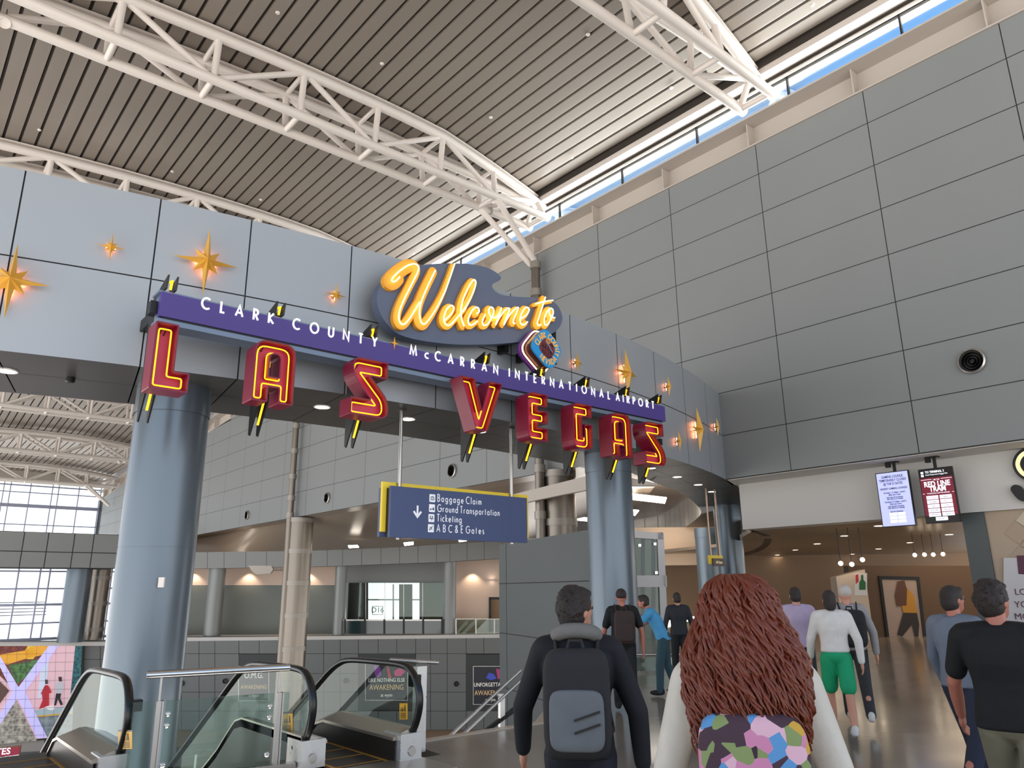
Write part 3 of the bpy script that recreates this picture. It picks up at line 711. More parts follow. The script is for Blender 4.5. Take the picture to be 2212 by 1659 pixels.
W2 = [z4(*p) for p in ((1058, 332), (1000, 452), (920, 622), (858, 765), (818, 890), (800, 1000), (806, 1095), (832, 1182), (880, 1206), (942, 1150), (1040, 1010), (1132, 850), (1222, 660), (1304, 428), (1374, 222))]
E1 = [z4(*p) for p in ((1212, 1145), (1300, 1062), (1358, 975), (1352, 920), (1308, 905), (1250, 958), (1202, 1075), (1206, 1170), (1250, 1225), (1312, 1212), (1400, 1120), (1462, 1050))]
L1 = [z4(1462, 1050), z4(1560, 935), z5(-8, 720), z5(80, 578), z5(150, 430), z5(190, 302), z5(182, 248), z5(150, 245), z5(92, 330), z4(1592, 620), z4(1512, 800), z4(1480, 950), z4(1478, 1060), z4(1500, 1165), z4(1530, 1240)]
C1 = [z5(*p) for p in ((205, 745), (240, 715), (232, 665), (200, 648), (155, 675), (110, 745), (80, 832), (95, 905), (148, 908), (220, 852))]
O1 = [z5(*p) for p in ((330, 735), (400, 655), (330, 755), (292, 860), (310, 915), (370, 900), (430, 800), (462, 712), (442, 655), (402, 655), (385, 712), (420, 788), (480, 800), (535, 755), (575, 655))]
O1 = O1[2:]
M1 = [z5(*p) for p in ((575, 655), (540, 765), (490, 908))]
M2 = [z5(*p) for p in ((490, 908), (560, 780), (640, 682), (688, 660), (692, 692), (652, 798), (612, 908))]
M3 = [z5(*p) for p in ((612, 908), (700, 760), (785, 668), (828, 655), (800, 730), (762, 822), (755, 882), (780, 888))]
E2 = [z5(*p) for p in ((870, 815), (940, 770), (985, 702), (980, 660), (935, 652), (885, 722), (856, 812), (866, 890), (910, 910), (965, 865))]
T1_ = [z5(*p) for p in ((1232, 495), (1192, 622), (1142, 780), (1112, 880), (1130, 922), (1165, 905))]
T2_ = [z5(*p) for p in ((1085, 597), (1200, 566), (1345, 545))]
O2 = [z5(*p) for p in ((1290, 668), (1240, 742), (1215, 840), (1226, 905), (1262, 908), (1312, 830), (1346, 742), (1340, 682), (1305, 664), (1288, 722), (1318, 788), (1375, 805))]
YN = YC - .15
bodyw = {0: .15, 1: .135, 2: .1, 3: .105}
for nm, segs in (('letter_w', (W1, W2)), ('letter_e', (E1,)), ('letter_l', (L1,)), ('letter_c', (C1,)), ('letter_o', (O1,)), ('letter_m', (M1, M2, M3)), ('letter_e', (E2,)), ('letter_t', (T1_, T2_)), ('letter_o', (O2,))):
    mbody = MB(); mn = MB()
    for pth in segs:
        p2 = smooth2([on_sign(u, v, YN) for u, v in pth], 4)
        base = .17 if nm == 'letter_w' else .125
        n = len(p2); ww = [base] * n
        if pth is W1: ww = [.27 if i < n * .28 else max(.165, .27 - (i / n - .28) * .9) for i in range(n)]
        if pth is W2: ww = [.19 if i < n * .6 else max(.075, .19 - (i / n - .6) * .32) for i in range(n)]
        if pth is T2_: ww = [.085] * n
        if pth in (M1, M2, M3): ww = [.1] * n
        ribbon(mbody, [(p.x - .012, p.y - .012) for p in p2], ww, lambda a, b: V((a, YC - .085, b)), V((0, .085, 0)), round_end=True)
        mn.tube([(p.x, YN, p.y) for p in p2], .014, 8, up=(0, 1, 0))
    o = mbody.build(nm, M_GOLDL, wt); k = mn.build('neon_tube', M_NEONW); k.parent = o

# ------------------------------------------------------------------ county emblem
em = thing('county_emblem', 'rounded diamond emblem reading CLARK COUNTY NEVADA hung above the purple bar', 'emblem', (11.1, 11.0, 5.95))
Q = [V(on_sign(u, v, 10.72)) for u, v in ((1177, 704), (1217, 757), (1190, 803), (1143, 747))]
cQ = (Q[0] + Q[1] + Q[2] + Q[3]) / 4
def dia(s, r=.22): return [p for p in rounded([cQ + (q - cQ) * s for q in Q], r * s, 6)]
def plate(s, y0, y1, name, mt, par, r=.22, dx=0.0, dz=0.0):
    m = MB(); P = [(p.x + dx, p.y + dz) for p in dia(s, r)]
    filled(m, [P], lambda a, b: (a, y0, b)); filled(m, [P], lambda a, b: (a, y1, b))
    for i in range(len(P)): a, b = P[i - 1], P[i]; m.poly([(a[0], y0, a[1]), (b[0], y0, b[1]), (b[0], y1, b[1]), (a[0], y1, a[1])])
    return m.build(name, mt, par)
plate(1.16, 11.06, 11.12, 'back_plate', mat('violet_plate', '5a2f86', .4, 0, .04), em)
plate(.97, 10.76, 11.06, 'drum', mat('brown_drum', '5b2f33', .25, .4, .1), em)
plate(1.0, 10.72, 10.76, 'front_plate', mat('bright_blue_plate', '1b93d6', .5, 0, .03), em)
plate(.56, 10.712, 10.72, 'centre_plate', mat('maroon_plate', '6e2a30', .5, 0, .05), em, .28)
m = MB(); m.tube([(p.x, 10.98, p.y) for p in dia(1.08)], .016, 8, closed=True, up=(0, 1, 0)); m.build('neon_ring', M_NEONW, em)
EM_G = mat('emblem_lettering', 'f3b23c', .5, 0, 0, emit=.15)
def on_path(s, path, pos0, size, nm):
    # letters along a closed loop; pos0 is the fraction where they start, upright to the loop
    L = [(path[i] - path[i - 1]).length for i in range(len(path))]; tot = sum(L); m = MB(); d = pos0 * tot
    for ch in s:
        if ch == ' ': d += size * .5; continue
        w_ = GL[ch][0] * size * .8; c = (d + w_ / 2) % tot; acc = 0
        for i in range(1, len(path) + 1):
            a, b = path[i - 1], path[i % len(path)]; l = (b - a).length
            if acc + l >= c: p = a + (b - a) * ((c - acc) / l); tdir = (b - a).normalized(); break
            acc += l
        if nm == 'top': n_ = V((-tdir.y, tdir.x)); xd = tdir
        else: n_ = V((tdir.y, -tdir.x)); xd = tdir
        if nm == 'bottom': n_ = V((-tdir.y, tdir.x))
        for st in GL[ch][1]:
            ribbon(m, [(p + xd * ((px * .8 * size) - w_ / 2) + n_ * ((py - .5) * size))[:] for px, py in st], .022, lambda a, b: V((a, 10.714, b)))
        d += w_ + size * .2
    return m
lp = dia(.78, .34)
cw = lp if area2([(p.x, p.y) for p in lp]) < 0 else lp[::-1]
def start_at(loop, ang):
    i0 = min(range(len(loop)), key=lambda i: abs((math.atan2(loop[i].y - cQ.y, loop[i].x - cQ.x) - rad(ang) + PI) % (2 * PI) - PI)); return loop[i0:] + loop[:i0]
m = on_path('CLARK COUNTY', start_at(cw, 172), 0.0, .115, 'top'); m.build('lettering', EM_G, em)
ccw = cw[::-1]
m = on_path('NEVADA', start_at(ccw, -128), 0.0, .115, 'bottom'); m.build('lettering', EM_G, em)
m = MB(); t3 = lambda a, b: V((cQ.x + a, 10.708, cQ.y + b))
for i, (px, pz, h) in enumerate(((-.13, -.02, .2), (-.06, -.03, .22), (.02, -.08, .2), (.09, -.13, .15))):
    ribbon(m, arc(px, pz + h * .42, .022, .03, 0, 360, 10), .009, t3); ribbon(m, [(px, pz + h * .3), (px, pz - .02)], .01, t3); ribbon(m, [(px - .03, pz - h * .5), (px, pz - .02), (px + .03, pz - h * .5)], .01, t3); ribbon(m, [(px - .04, pz + .03), (px, pz + .06), (px + .045, pz + .01)], .01, t3)
ribbon(m, [(-.13, -.1), (-.05, -.17), (.03, -.2), (.1, -.18)], .01, t3); ribbon(m, [(.09, .12), (.13, .09), (.15, .05)], .03, t3)
m.build('stick_figures', M_BLACK, em)
m = MB(); ribbon(m, [(math.cos(a * .5) * (.012 + a * .0022) + .02, math.sin(a * .5) * (.012 + a * .0022) + .17) for a in range(26)], .01, t3); m.build('spiral_sun', EM_G, em)
m = MB(); ribbon(m, [(-.04, .14), (.02, .08), (.06, .05), (.1, -.02), (.14, -.06)], .014, t3); m.build('river', mat('river_blue', '63b3ea', .5, 0, 0), em)
m = MB(); m.box(cQ.x - .05, cQ.x + .05, 11.12, arcp(RF, cQ.x, 0).y - .01, cQ.y - .1, cQ.y + .1); m.build('standoff', M_BLACK, em)

# ------------------------------------------------------------------ gold stars on the beam
STARS = [((24, 606), 522, 690, 'very large gold star at the far end of the beam, crossing the joint'), ((240, 533), 500, 563, 'small gold star between the two large stars'), ((446, 565), 489, 637, 'large gold star above the C of CLARK'),
         ((726, 637), 609, 664, 'small gold star beside the cloud sign'), ((1247, 783), 761, 806, 'small gold star beside the county emblem'), ((1353, 806), 757, 858, 'large gold star above the T of AIRPORT'), ((1444, 835), 814, 856, 'small gold star past the end of the purple bar'),
         ((1508, 928), 882, 975, 'large gold star on the far curve of the beam'), ((1549, 922), 904, 942, 'smallest gold star, where the beam meets the side wall'), ((1467, 953), 933, 976, 'small gold star next to the last letter S')]
for (u, v), v0, v1, lab in STARS:
    p = beam_hit(u, v, .12); n = V((p.x - AX, p.y - AY, 0)).normalized(); tx = V((-n.y, n.x, 0)); up = V((0, 0, 1))
    R1 = abs((beam_hit(u, v0, .12) - p).z); R2 = abs((beam_hit(u, v1, .12) - p).z); R = (R1 + R2) / 2
    t = thing('gold_star', lab, 'star', p, 'gold stars on the portal beam'); m = MB()
    ring = []
    for k in range(16):
        a = k * PI / 8
        rr = (R if k in (4, 12) else R * .84) if k % 4 == 0 else (R * .45 if k % 2 == 0 else R * .23)
        ring.append(p + tx * (rr * math.cos(a)) + up * (rr * math.sin(a)))
    apex = p + n * (R * .25); back = p - n * .01
    for k in range(16):
        m.poly([apex, ring[k], ring[(k + 1) % 16]]); m.poly([back, ring[(k + 1) % 16], ring[k]])
    m.build('body', M_STAR, t)
    m = MB()
    for a in (0, 1, 2, 3):
        d = (tx * math.cos(a * PI / 2) + up * math.sin(a * PI / 2)); m.tube([p - n * .07 + d * R * .1, p - n * .07 + d * R * (.28 if a % 2 == 0 else .36)], .02 * R, 6)
    m.build('backlight_tube', M_PEACH, t)
    m = MB(); m.tube([p - n * .11, p], .03, 8); m.build('standoff', M_BLACK, t)

# ------------------------------------------------------------------ hanging direction sign
M_NAVY = mat('navy_sign_face', '44527a', .5, 0, .03, 2); M_YEL = mat('yellow_sign_panel', 'ffdc42', .5, 0, .03, 2); M_ICON = mat('white_sign_print', 'eef0f6', .5, 0, 0, emit=.12)
YH = 12.02
hs = thing('direction_sign', 'navy hanging sign with down arrow, Baggage Claim to A B C and E Gates', 'sign', (9, 12.12, 2.65))
def on_h(u, v, y=YH): q = ony(u, v, y); return q.x, q.z
x0, zt0 = on_h(845, 1049); x1, _ = on_h(1138, 1075); _, zb0 = on_h(838, 1160)
MB().box(x0, x1, YH, YH + .07, zb0, zt0).build('front_panel', M_NAVY, hs)
MB().box(x0 + .01, x1 - .02, YH + .07, YH + .17, zb0 + .02, zt0 - .03).build('core', M_BLACK, hs)
xa, za = on_h(827, 1040, YH + .17); xb, _ = on_h(1138, 1067, YH + .17); _, zc = on_h(823, 1148, YH + .17)
MB().box(xa, xb + .03, YH + .17, YH + .23, zc, za).build('yellow_panel', M_YEL, hs)
MB().box(x0 - .08, x1 + .02, YH + .23, YH + .3, zb0 + .02, zt0 - .02).build('rear_panel', M_NAVY, hs)
for u, v in ((863, 883), (1103, 925)):
    q = onz(u, v, ZB); q.y = YH + .12; q.x = on_h(u + (0 if u < 900 else 2), 1045, YH + .12)[0]
    MB().lathe((q.x, q.y, 0), [(.035, zb0 - .03), (.035, ZB)], 16).build('hanger_pole', M_STEEL, hs)
    MB().lathe((q.x, q.y, 0), [(.085, ZB - .03), (.085, ZB)], 20).build('ceiling_flange', M_SOFFIT, hs)
zz = lambda a, b: on_h(780 + a * .2049, 860 + b * .2049)
to_h = lambda x, z: V((x, YH - .006, z))
for s, x_, y_, x2 in (('Baggage Claim', 805, 1088, 1263), ('Ground Transportation', 803, 1196, 1455), ('Ticketing', 799, 1298, 1055), ('A B C & E Gates', 795, 1408, 1292)):
    m = MB(); a = zz(x_, y_); b = zz(x2, y_ + 30); sign_text(m, s, a[0], a[1], .135, .017, to_h, sx=.72, space=.28, width=(b[0] - a[0])); m.build('lettering', M_ICON, hs)
for k, (x_, y_) in enumerate(((750, 1055), (746, 1160), (740, 1265), (735, 1372))):
    cx, cz = zz(x_, y_); m = MB(); h = .075
    m.prism([to_h(p.x, p.y) for p in rounded([(cx - h * .9, cz - h), (cx + h * .9, cz - h), (cx + h * .9, cz + h), (cx - h * .9, cz + h)], .015, 3)], V((0, .004, 0))); o = m.build('pictogram', M_ICON, hs)
    m = MB(); f = lambda a, b: V((cx + a * h, YH - .008, cz + b * h))
    if k == 0: ribbon(m, [(-.5, -.45), (-.5, .3), (.5, .3), (.5, -.45), (-.5, -.45)], .14, f); ribbon(m, [(-.2, -.45), (-.2, .3)], .14, f); ribbon(m, [(.2, -.45), (.2, .3)], .14, f); ribbon(m, [(-.15, .3), (-.15, .5), (.15, .5), (.15, .3)], .1, f)
    if k == 1: ribbon(m, [(-.65, -.35), (-.1, -.35)], .25, f); ribbon(m, [(-.5, -.12), (-.25, -.12)], .22, f); ribbon(m, [(.1, -.3), (.65, -.3)], .4, f); ribbon(m, [(.15, .05), (.6, .05)], .25, f)
    if k == 2: ribbon(m, [(-.6, -.1), (.6, -.1)], .25, f); ribbon(m, [(-.35, .1), (-.35, .55)], .3, f); ribbon(m, [(.3, .1), (.3, .55)], .3, f); ribbon(m, [(.05, -.2), (.05, -.6)], .2, f)
    if k == 3: ribbon(m, [(-.55, -.5), (.5, .55)], .2, f); ribbon(m, [(-.5, .35), (.1, .1), (-.05, -.05)], .16, f); ribbon(m, [(.35, -.5), (.1, .1), (-.05, -.05)], .16, f); ribbon(m, [(-.5, -.1), (-.35, -.3), (-.15, -.55)], .12, f)
    g_ = m.build('pictogram_print', M_NAVY); g_.parent = o
cx, cz = zz(593, 1200); m = MB(); f = lambda a, b: V((cx + a, YH - .006, cz + b))
ribbon(m, [(0, .12), (0, -.09)], .04, f); ribbon(m, [(-.085, .01), (0, -.09), (.085, .01)], .042, f); m.build('arrow', M_ICON, hs)

# small gate sign on thin poles under the end of the beam
gs = thing('gate_sign', 'small brown and yellow gate sign hanging by the end column', 'sign', (22.6, 15.8, 2.5)); gp = Plane(onz(1527, 1055, ZB), (1, .0))
def gq(u, v, off=0.0): return gp.at(u, v, off)
a, b, c = gq(1538, 1206), gq(1563, 1206), gq(1538, 1223)
m = MB(); m.box(a.x, b.x, a.y - .04, a.y, c.z, a.z); m.build('front_panel', mat('brown_sign_face', '5a4a4c', .5, 0, .05), gs)
a2, c2 = gq(1531, 1199), gq(1531, 1218)
MB().box(a2.x, b.x - .02, a.y + .02, a.y + .06, c2.z, a2.z).build('yellow_panel', M_YEL, gs)
for u in (1527, 1546):
    q = gq(u + 9, 1195); MB().lathe((q.x, a.y + .01, 0), [(.03, a2.z - .02), (.03, ZB)], 12).build('hanger_pole', mat('copper_lit_pole', 'b59a86', .3, .6, .05), gs)
text('lettering', 'All Gates', .13, mat('cream_print', 'efe3b0', .5, 0, 0, emit=.2), V(((a.x + b.x) / 2, a.y - .045, (a.z + c.z) / 2 - .04)), (1, 0, 0), (0, 0, 1), parent=gs, sx=.8)
# ------------------------------------------------------------------ screens and letters at the bulkhead
def pquad(mb, pl, px, off=0.0, depth=0.0):
    P = [pl.at(u, v, off) for u, v in px]
    if depth: mb.prism(P, pl.n * -depth)
    else: mb.poly(P)
    return mb
def rect(u0, v0, u1, v1): return [(u0, v0), (u1, v0), (u1, v1), (u0, v1)]
SP_ = Plane(onx(1935, 1075, 21.9), (0, -1))
def bil(Q, a, b):       # point at (a, b) in 0..1 of a pixel quad TL TR BR BL
    (x0, y0), (x1, y1), (x2, y2), (x3, y3) = Q
    return ((x0 * (1 - a) + x1 * a) * (1 - b) + (x3 * (1 - a) + x2 * a) * b, (y0 * (1 - a) + y1 * a) * (1 - b) + (y3 * (1 - a) + y2 * a) * b)
def screen(label, Q, mount, body, face):
    P = [SP_.at(u, v) for u, v in Q]; c = (P[0] + P[2]) / 2
    y0, y1, z0, z1 = (P[0].y + P[3].y) / 2, (P[1].y + P[2].y) / 2, (P[2].z + P[3].z) / 2, (P[0].z + P[1].z) / 2
    t = thing('hanging_screen', label, 'screen', (c.x, c.y, z0), 'portrait screens under the bulkhead')
    MB().box(c.x, c.x + .09, y1, y0, z0, z1).build('housing', M_BLACK, t)
    f = MB(); b = .022; f.quad((c.x - .002, y0 - b, z0 + b), (c.x - .002, y1 + b, z0 + b), (c.x - .002, y1 + b, z1 - b), (c.x - .002, y0 - b, z1 - b)); sc = f.build('display', face, t)
    my = SP_.at(*mount).y
    m = MB(); m.box(c.x + .02, c.x + .08, my - .035, my + .035, z1, 5.1); m.box(c.x - .05, c.x + .15, my - .12, my + .2, 5.07, 5.1); m.box(c.x - .02, c.x + .1, my + .1, my + .22, 4.95, 5.08); m.build('ceiling_mount', M_BLACK, t)
    def pt(a, b, off=.004): return V((c.x - off - .002, y0 + (y1 - y0) * a, z1 + (z0 - z1) * b))
    return t, pt, y0 - y1, z1 - z0
M_SCR1 = mat('lavender_screen', 'b4baf0', .4, 0, 0, emit=.62); M_SCR2 = mat('maroon_screen', '6d0c26', .4, 0, 0, emit=.5); M_SCRB = mat('black_screen_band', '060507', .3, 0, 0)
M_INK = mat('dark_screen_text', '262a4c', .5, 0, 0); M_PRW = mat('white_screen_print', 'f2f3ff', .5, 0, 0, emit=.75)
t, pt, w_, h_ = screen('lavender portrait screen about the closed gaming lounge', ((1890, 1022), (1960, 1016), (1980, 1134), (1907, 1140)), (1928, 995), None, M_SCR1)
xd, zd = V((0, -1, 0)), V((0, 0, 1))
for s, b, sz in (('GAMING LOUNGE', .09, .1), ('TEMPORARILY CLOSED', .155, .1), ('@ THE D GATES', .22, .1), ('NEAREST GAMING LOUNGES:', .305, .078), ('Terminal 1, C Gates - Level 2', .375, .07), ('(Blue Line Tram)', .415, .066), ('Near Gate C9 (12 minutes)', .46, .055), ('Near Gate C5 (13 minutes)', .49, .055),
                 ('Terminal 3, E Gates - Level 2', .545, .07), ('(Red Line Tram)', .585, .066), ('Near Gate E9 (15 minutes)', .625, .055), ('Near Gate E12 (13 minutes)', .655, .055), ('Scan For Directions', .72, .06)):
    text('lettering', s, sz, M_INK, pt(.5, b + .02), xd, zd, parent=t, sx=.72, ext=.001, bold=.0015)
m = MB()
for k in range(6): a0, b0 = (.27 if k % 2 == 0 else .52), .75 + (k // 2) * .065; m.quad(pt(a0, b0, .002), pt(a0 + .22, b0, .002), pt(a0 + .22, b0 + .05, .002), pt(a0, b0 + .05, .002))
m.build('pale_card', M_PRW, t)
t, pt, w_, h_ = screen('maroon portrait screen reading RED LINE TRAM with white airline cards', ((1980, 1017), (2052, 1005), (2078, 1125), (2004, 1133)), (2015, 985), None, M_SCR2)
m = MB(); m.quad(pt(.02, .015, .002), pt(.98, .015, .002), pt(.98, .17, .002), pt(.02, .17, .002)); m.build('black_band', M_SCRB, t); m = MB(); m.quad(pt(.02, .86, .0015), pt(.98, .86, .0015), pt(.98, .985, .0015), pt(.02, .985, .0015)); m.build('black_band', M_SCRB, t)
text('lettering', 'TO TERMINAL 3', .085, M_PRW, pt(.2, .085), xd, zd, 'LEFT', parent=t, sx=.8, ext=.001, bold=.002)
text('lettering', 'Ground Transportation & Baggage Claim', .055, M_PRW, pt(.2, .128), xd, zd, 'LEFT', parent=t, sx=.62, ext=.001)
text('lettering', 'USE THE', .055, M_PRW, pt(.5, .225), xd, zd, parent=t, sx=.8, ext=.001)
text('lettering', 'RED LINE', .2, M_PRW, pt(.5, .335), xd, zd, parent=t, sx=.8, ext=.001, bold=.006)
text('lettering', 'TRAM', .2, M_PRW, pt(.5, .425), xd, zd, parent=t, sx=.8, ext=.001, bold=.006)
text('lettering', 'TO BAGGAGE CLAIM FOR AIRLINES', .05, M_PRW, pt(.5, .47), xd, zd, parent=t, sx=.72, ext=.001)
m = MB()
for b in (.19, .2): pass
m.quad(pt(.04, .2), pt(.36, .2), pt(.36, .207), pt(.04, .207)); m.quad(pt(.64, .2), pt(.96, .2), pt(.96, .207), pt(.64, .207)); m.quad(pt(.04, .455), pt(.1, .455), pt(.1, .462), pt(.04, .462)); m.quad(pt(.9, .455), pt(.96, .455), pt(.96, .462), pt(.9, .462))
for b in (.05, .105): m.quad(pt(.07, b), pt(.15, b), pt(.15, b + .04), pt(.07, b + .04))
m.build('rule_lines', M_PRW, t)
NM = ['AIR CANADA', 'jetBlue', 'Norwegian', 'jetlines', 'flair', 'porter', 'FRONTIER', 'AIRLINES', 'HAWAIIAN', 'UNITED', 'WESTJET']
for k, s in enumerate(NM):
    r_, c_ = k // 2, k % 2; a0 = .13 + c_ * .39; b0 = .50 + r_ * .078
    if k == 10: a0 = .31
    m = MB(); m.quad(pt(a0, b0, .002), pt(a0 + .35, b0, .002), pt(a0 + .35, b0 + .066, .002), pt(a0, b0 + .066, .002)); m.build('airline_card', M_PRW, t)
    text('airline_name', s, .06, mat('red_screen_text', 'c2304a', .5, 0, 0) if k in (0, 3) else M_INK, pt(a0 + .175, b0 + .046), xd, zd, parent=t, sx=.75, ext=.001)

# black script letter at the right edge of the bulkhead
BP = Plane((22.6, 0, 0), (0, -1))
t = thing('channel_letter', 'black cream-faced script letter at the right end of the white bulkhead', 'sign letter', BP.at(2230, 1075))
pth = smooth2([(BP.at(u, v).y, BP.at(u, v).z) for u, v in ((2270, 995), (2245, 975), (2215, 982), (2203, 1002), (2212, 1022), (2236, 1036), (2252, 1052), (2240, 1072), (2215, 1074), (2199, 1058))], 5)
m = MB(); ribbon(m, [(p.x, p.y) for p in pth], .24, lambda a, b: V((22.44, a, b)), V((.155, 0, 0)), round_end=True); m.build('shell', M_BLACK, t)
m = MB(); ribbon(m, [(p.x, p.y) for p in pth], .1, lambda a, b: V((22.43, a, b)), round_end=True); m.build('face', mat('cream_letter_face', 'efe7c8', .5, 0, 0, emit=.3), t)

# ------------------------------------------------------------------ gate corridor beyond the bulkhead
M_CEIL2 = mat('taupe_glossy_ceiling', '8d7c6a', .3, 0, .12, .4, stretch=(3, .2, 1))
M_TAN = mat('tan_wall', '94795f', .6, 0, .08, .4); M_BROWN = mat('brown_shop_wall', '5d4836', .6, 0, .1, .5); M_CREAM = mat('cream_wall', 'd9c4ae', .6, 0, .05, .5)
m = MB(); m.box(23.4, 95, -6, 14.4, 3.6, 3.75); m.prism([(23.4, 14.4, 3.6), (95, 14.4, 3.6), (95, 90, 3.6), (60, 90, 3.6), (31, 20, 3.6), (27, 17.5, 3.6), (24.2, 15.2, 3.6)], (0, 0, .15)); struct(m.build('ceiling_corridor', M_CEIL2), 'taupe corridor ceiling with rows of downlights', 'ceiling')
DL = [(1898.5, 1136), (1824, 1157.5), (1765, 1174.7), (1717.8, 1188), (1679, 1199), (1646.6, 1208.7), (1897.5, 1185.5), (1840.6, 1197), (1794.7, 1206.5), (1754.8, 1214.8), (1721.6, 1221), (1692, 1227), (1667.4, 1233), (1780, 1231), (2050, 1154.6), (1965.6, 1172)]
for k, (u, v) in enumerate(DL): downlight('round downlight in the taupe corridor ceiling', onz(u, v, 3.6) + V((0, 0, -.002)), .17, 'downlights in the corridor ceiling', M_LIGHT)
for q, e in (((29, 9, 3.5), 150), ((36, 18, 3.5), 140), ((46, 28, 3.5), 150), ((40, 6, 3.5), 90)):
    lamp('corridor_lamp', 'AREA', q, e, (1, .78, .55), 5.0, aim=(q[0], q[1], 0))
# vent slots in a round ceiling ring
t = thing('ceiling_vent', 'curved double slot air vent in the corridor ceiling by the bulkhead corner', 'air vent', onz(1650, 1160, 3.6), None)
for pts, w_ in (([(1627, 1149), (1641, 1153), (1655, 1158)], .16), ([(1634, 1148), (1648, 1152), (1662, 1158)], .16), ([(1663, 1165), (1660, 1174), (1650, 1184), (1628, 1194), (1606, 1199)], .16), ([(1655, 1165), (1652, 1174), (1642, 1183), (1622, 1192), (1604, 1196)], .16)):
    m = MB(); P = smooth2([onz(u, v, 3.59) for u, v in pts], 4); ribbon(m, [(p.x, p.y) for p in P], w_, lambda a, b: V((a, b, 3.585)), V((0, 0, .01))); m.build('slot', M_BLACK, t)
m = MB(); P = smooth2([onz(u, v, 3.59) for u, v in ((1604, 1197), (1625, 1190), (1638, 1178), (1640, 1163), (1630, 1152), (1606, 1144))], 4)
for a, b in zip(P, P[1:]): m.quad(a, b, b + V((0, 0, .9)), a + V((0, 0, .9)))
struct(m.build('trim_5', M_CREAM), 'curved cream band above the ceiling vent', 'trim')

# far corridor walls
FB = Plane(dep(1600, 1300, 46), (r0.x, r0.y))
m = MB(); a, b = FB.at(1330, 1300), FB.at(2150, 1300)
m.prism([V((a.x, a.y, 0)), V((b.x, b.y, 0)), V((b.x, b.y, 3.6)), V((a.x, a.y, 3.6))], FB.n * -.3); struct(m.build('wall_back', M_TAN), 'tan back wall at the far end of the corridor', 'wall')
FC = Plane(dep(1470, 1200, 43), (r0.x, r0.y)); a, b = FC.at(1345, 1300), FC.at(1600, 1300)
m = MB(); m.prism([V((a.x, a.y, 2.95)), V((b.x, b.y, 2.95)), V((b.x, b.y, 5.1)), V((a.x, a.y, 5.1))], FC.n * -.3); struct(m.build('wall_upper', M_CREAM), 'cream upper wall lit from above behind the end column', 'wall')
lamp('cove_lamp', 'AREA', FC.at(1470, 1180, 1.6), 25, (1, .8, .6), 3.0, aim=FC.at(1470, 1200))
SPn = Plane(dep(1960, 1300, 26), (r0.x, r0.y))
m = MB(); P = [SPn.at(u, v) for u, v in ((1832, 1222), (2100, 1222))]
m.prism([V((P[0].x, P[0].y, 0)), V((P[1].x, P[1].y, 0)), P[1], P[0]], SPn.n * -.4); tag(m.build('shop_partition', M_BROWN), 'brown shop partition wall carrying the framed fashion poster', 'partition')
fp = thing('framed_poster', 'dark framed poster of a person in a yellow top', 'poster', SPn.at(1955, 1385))
Q = [(1898, 1244), (1986, 1246), (2002, 1386), (1916, 1384)]
fr = MB(); ring = [bil(Q, a, b) for a, b in ((0, 0), (1, 0), (1, 1), (0, 1))]; rin = [bil(Q, a, b) for a, b in ((.07, .05), (.93, .05), (.93, .95), (.07, .95))]
for i in range(4): pquad(fr, SPn, [ring[i], ring[(i + 1) % 4], rin[(i + 1) % 4], rin[i]], .05, .05)
fr.build('frame', M_BLACK, fp)
m = MB(); pquad(m, SPn, rin, .02); m.build('print', mat('poster_ground', 'a5948a', .6, 0, .05), fp)
def blob(mb, pl, Q, pts, off): pquad(mb, pl, [bil(Q, a, b) for a, b in pts], off)
for nm, c, pts in (('printed_top', 'b8842c', [(.42, .2), (.62, .14), (.82, .3), (.84, .56), (.5, .56), (.46, .4)]), ('printed_hair', '5a3a2c', [(.45, .08), (.62, .06), (.66, .2), (.6, .45), (.36, .46), (.34, .3)]), ('printed_legs', '2e2a2b', [(.5, .56), (.84, .56), (.86, .74), (.8, .93), (.72, .93), (.68, .74), (.4, .93), (.28, .9)])):
    m = MB(); blob(m, SPn, Q, pts, .025 + .002 * len(nm)); m.build(nm, mat(nm, c, .6, 0, .05), fp)
m = MB(); P = [SPn.at(u, v, 1.2) for u, v in ((1806, 1246), (1868, 1230))]; m.prism([V((P[0].x, P[0].y, 0)), V((P[1].x, P[1].y, 0)), P[1], P[0]], SPn.n * -.5); tag(m.build('display_pillar', M_CREAM), 'cream display pillar left of the brown shop partition', 'pillar')
bp = thing('bottle_poster', 'small poster of a green bottle on the cream display pillar', 'poster', SPn.at(1860, 1292, 1.22))
m = MB(); pquad(m, SPn, rect(1846, 1238, 1873, 1286), 1.21); m.build('print', mat('poster_white', 'e6e2de', .6, 0, .03), bp)
m = MB(); pquad(m, SPn, [(1856, 1258), (1860, 1252), (1860, 1242), (1865, 1242), (1865, 1252), (1870, 1258), (1870, 1274), (1856, 1274)], 1.22); m.build('printed_bottle', mat('bottle_green', '2c6a3a', .5, 0, 0), bp)
m = MB(); pquad(m, SPn, [(1848, 1242), (1854, 1240), (1855, 1256), (1849, 1262)], 1.22); m.build('printed_label', mat('bottle_red', 'd0322a', .5, 0, 0), bp)
for u, v in ((1976, 1199), (1997, 1198), (2016, 1198), (2037, 1197), (1816, 1217), (1840, 1219), (1863, 1209)):
    q = SPn.at(u, v, 1.6 if u < 1900 else -2.0); t = thing('pendant_lamp', 'small glowing pendant bulb over the shop front', 'lamp', q, 'pendant bulbs over the shop')
    MB().ball(q, .075, 12, 8).build('bulb', M_LIGHTW, t); MB().lathe((q.x, q.y, 0), [(.012, q.z + .07), (.012, 3.6)], 8).build('cord', M_BLACK, t)

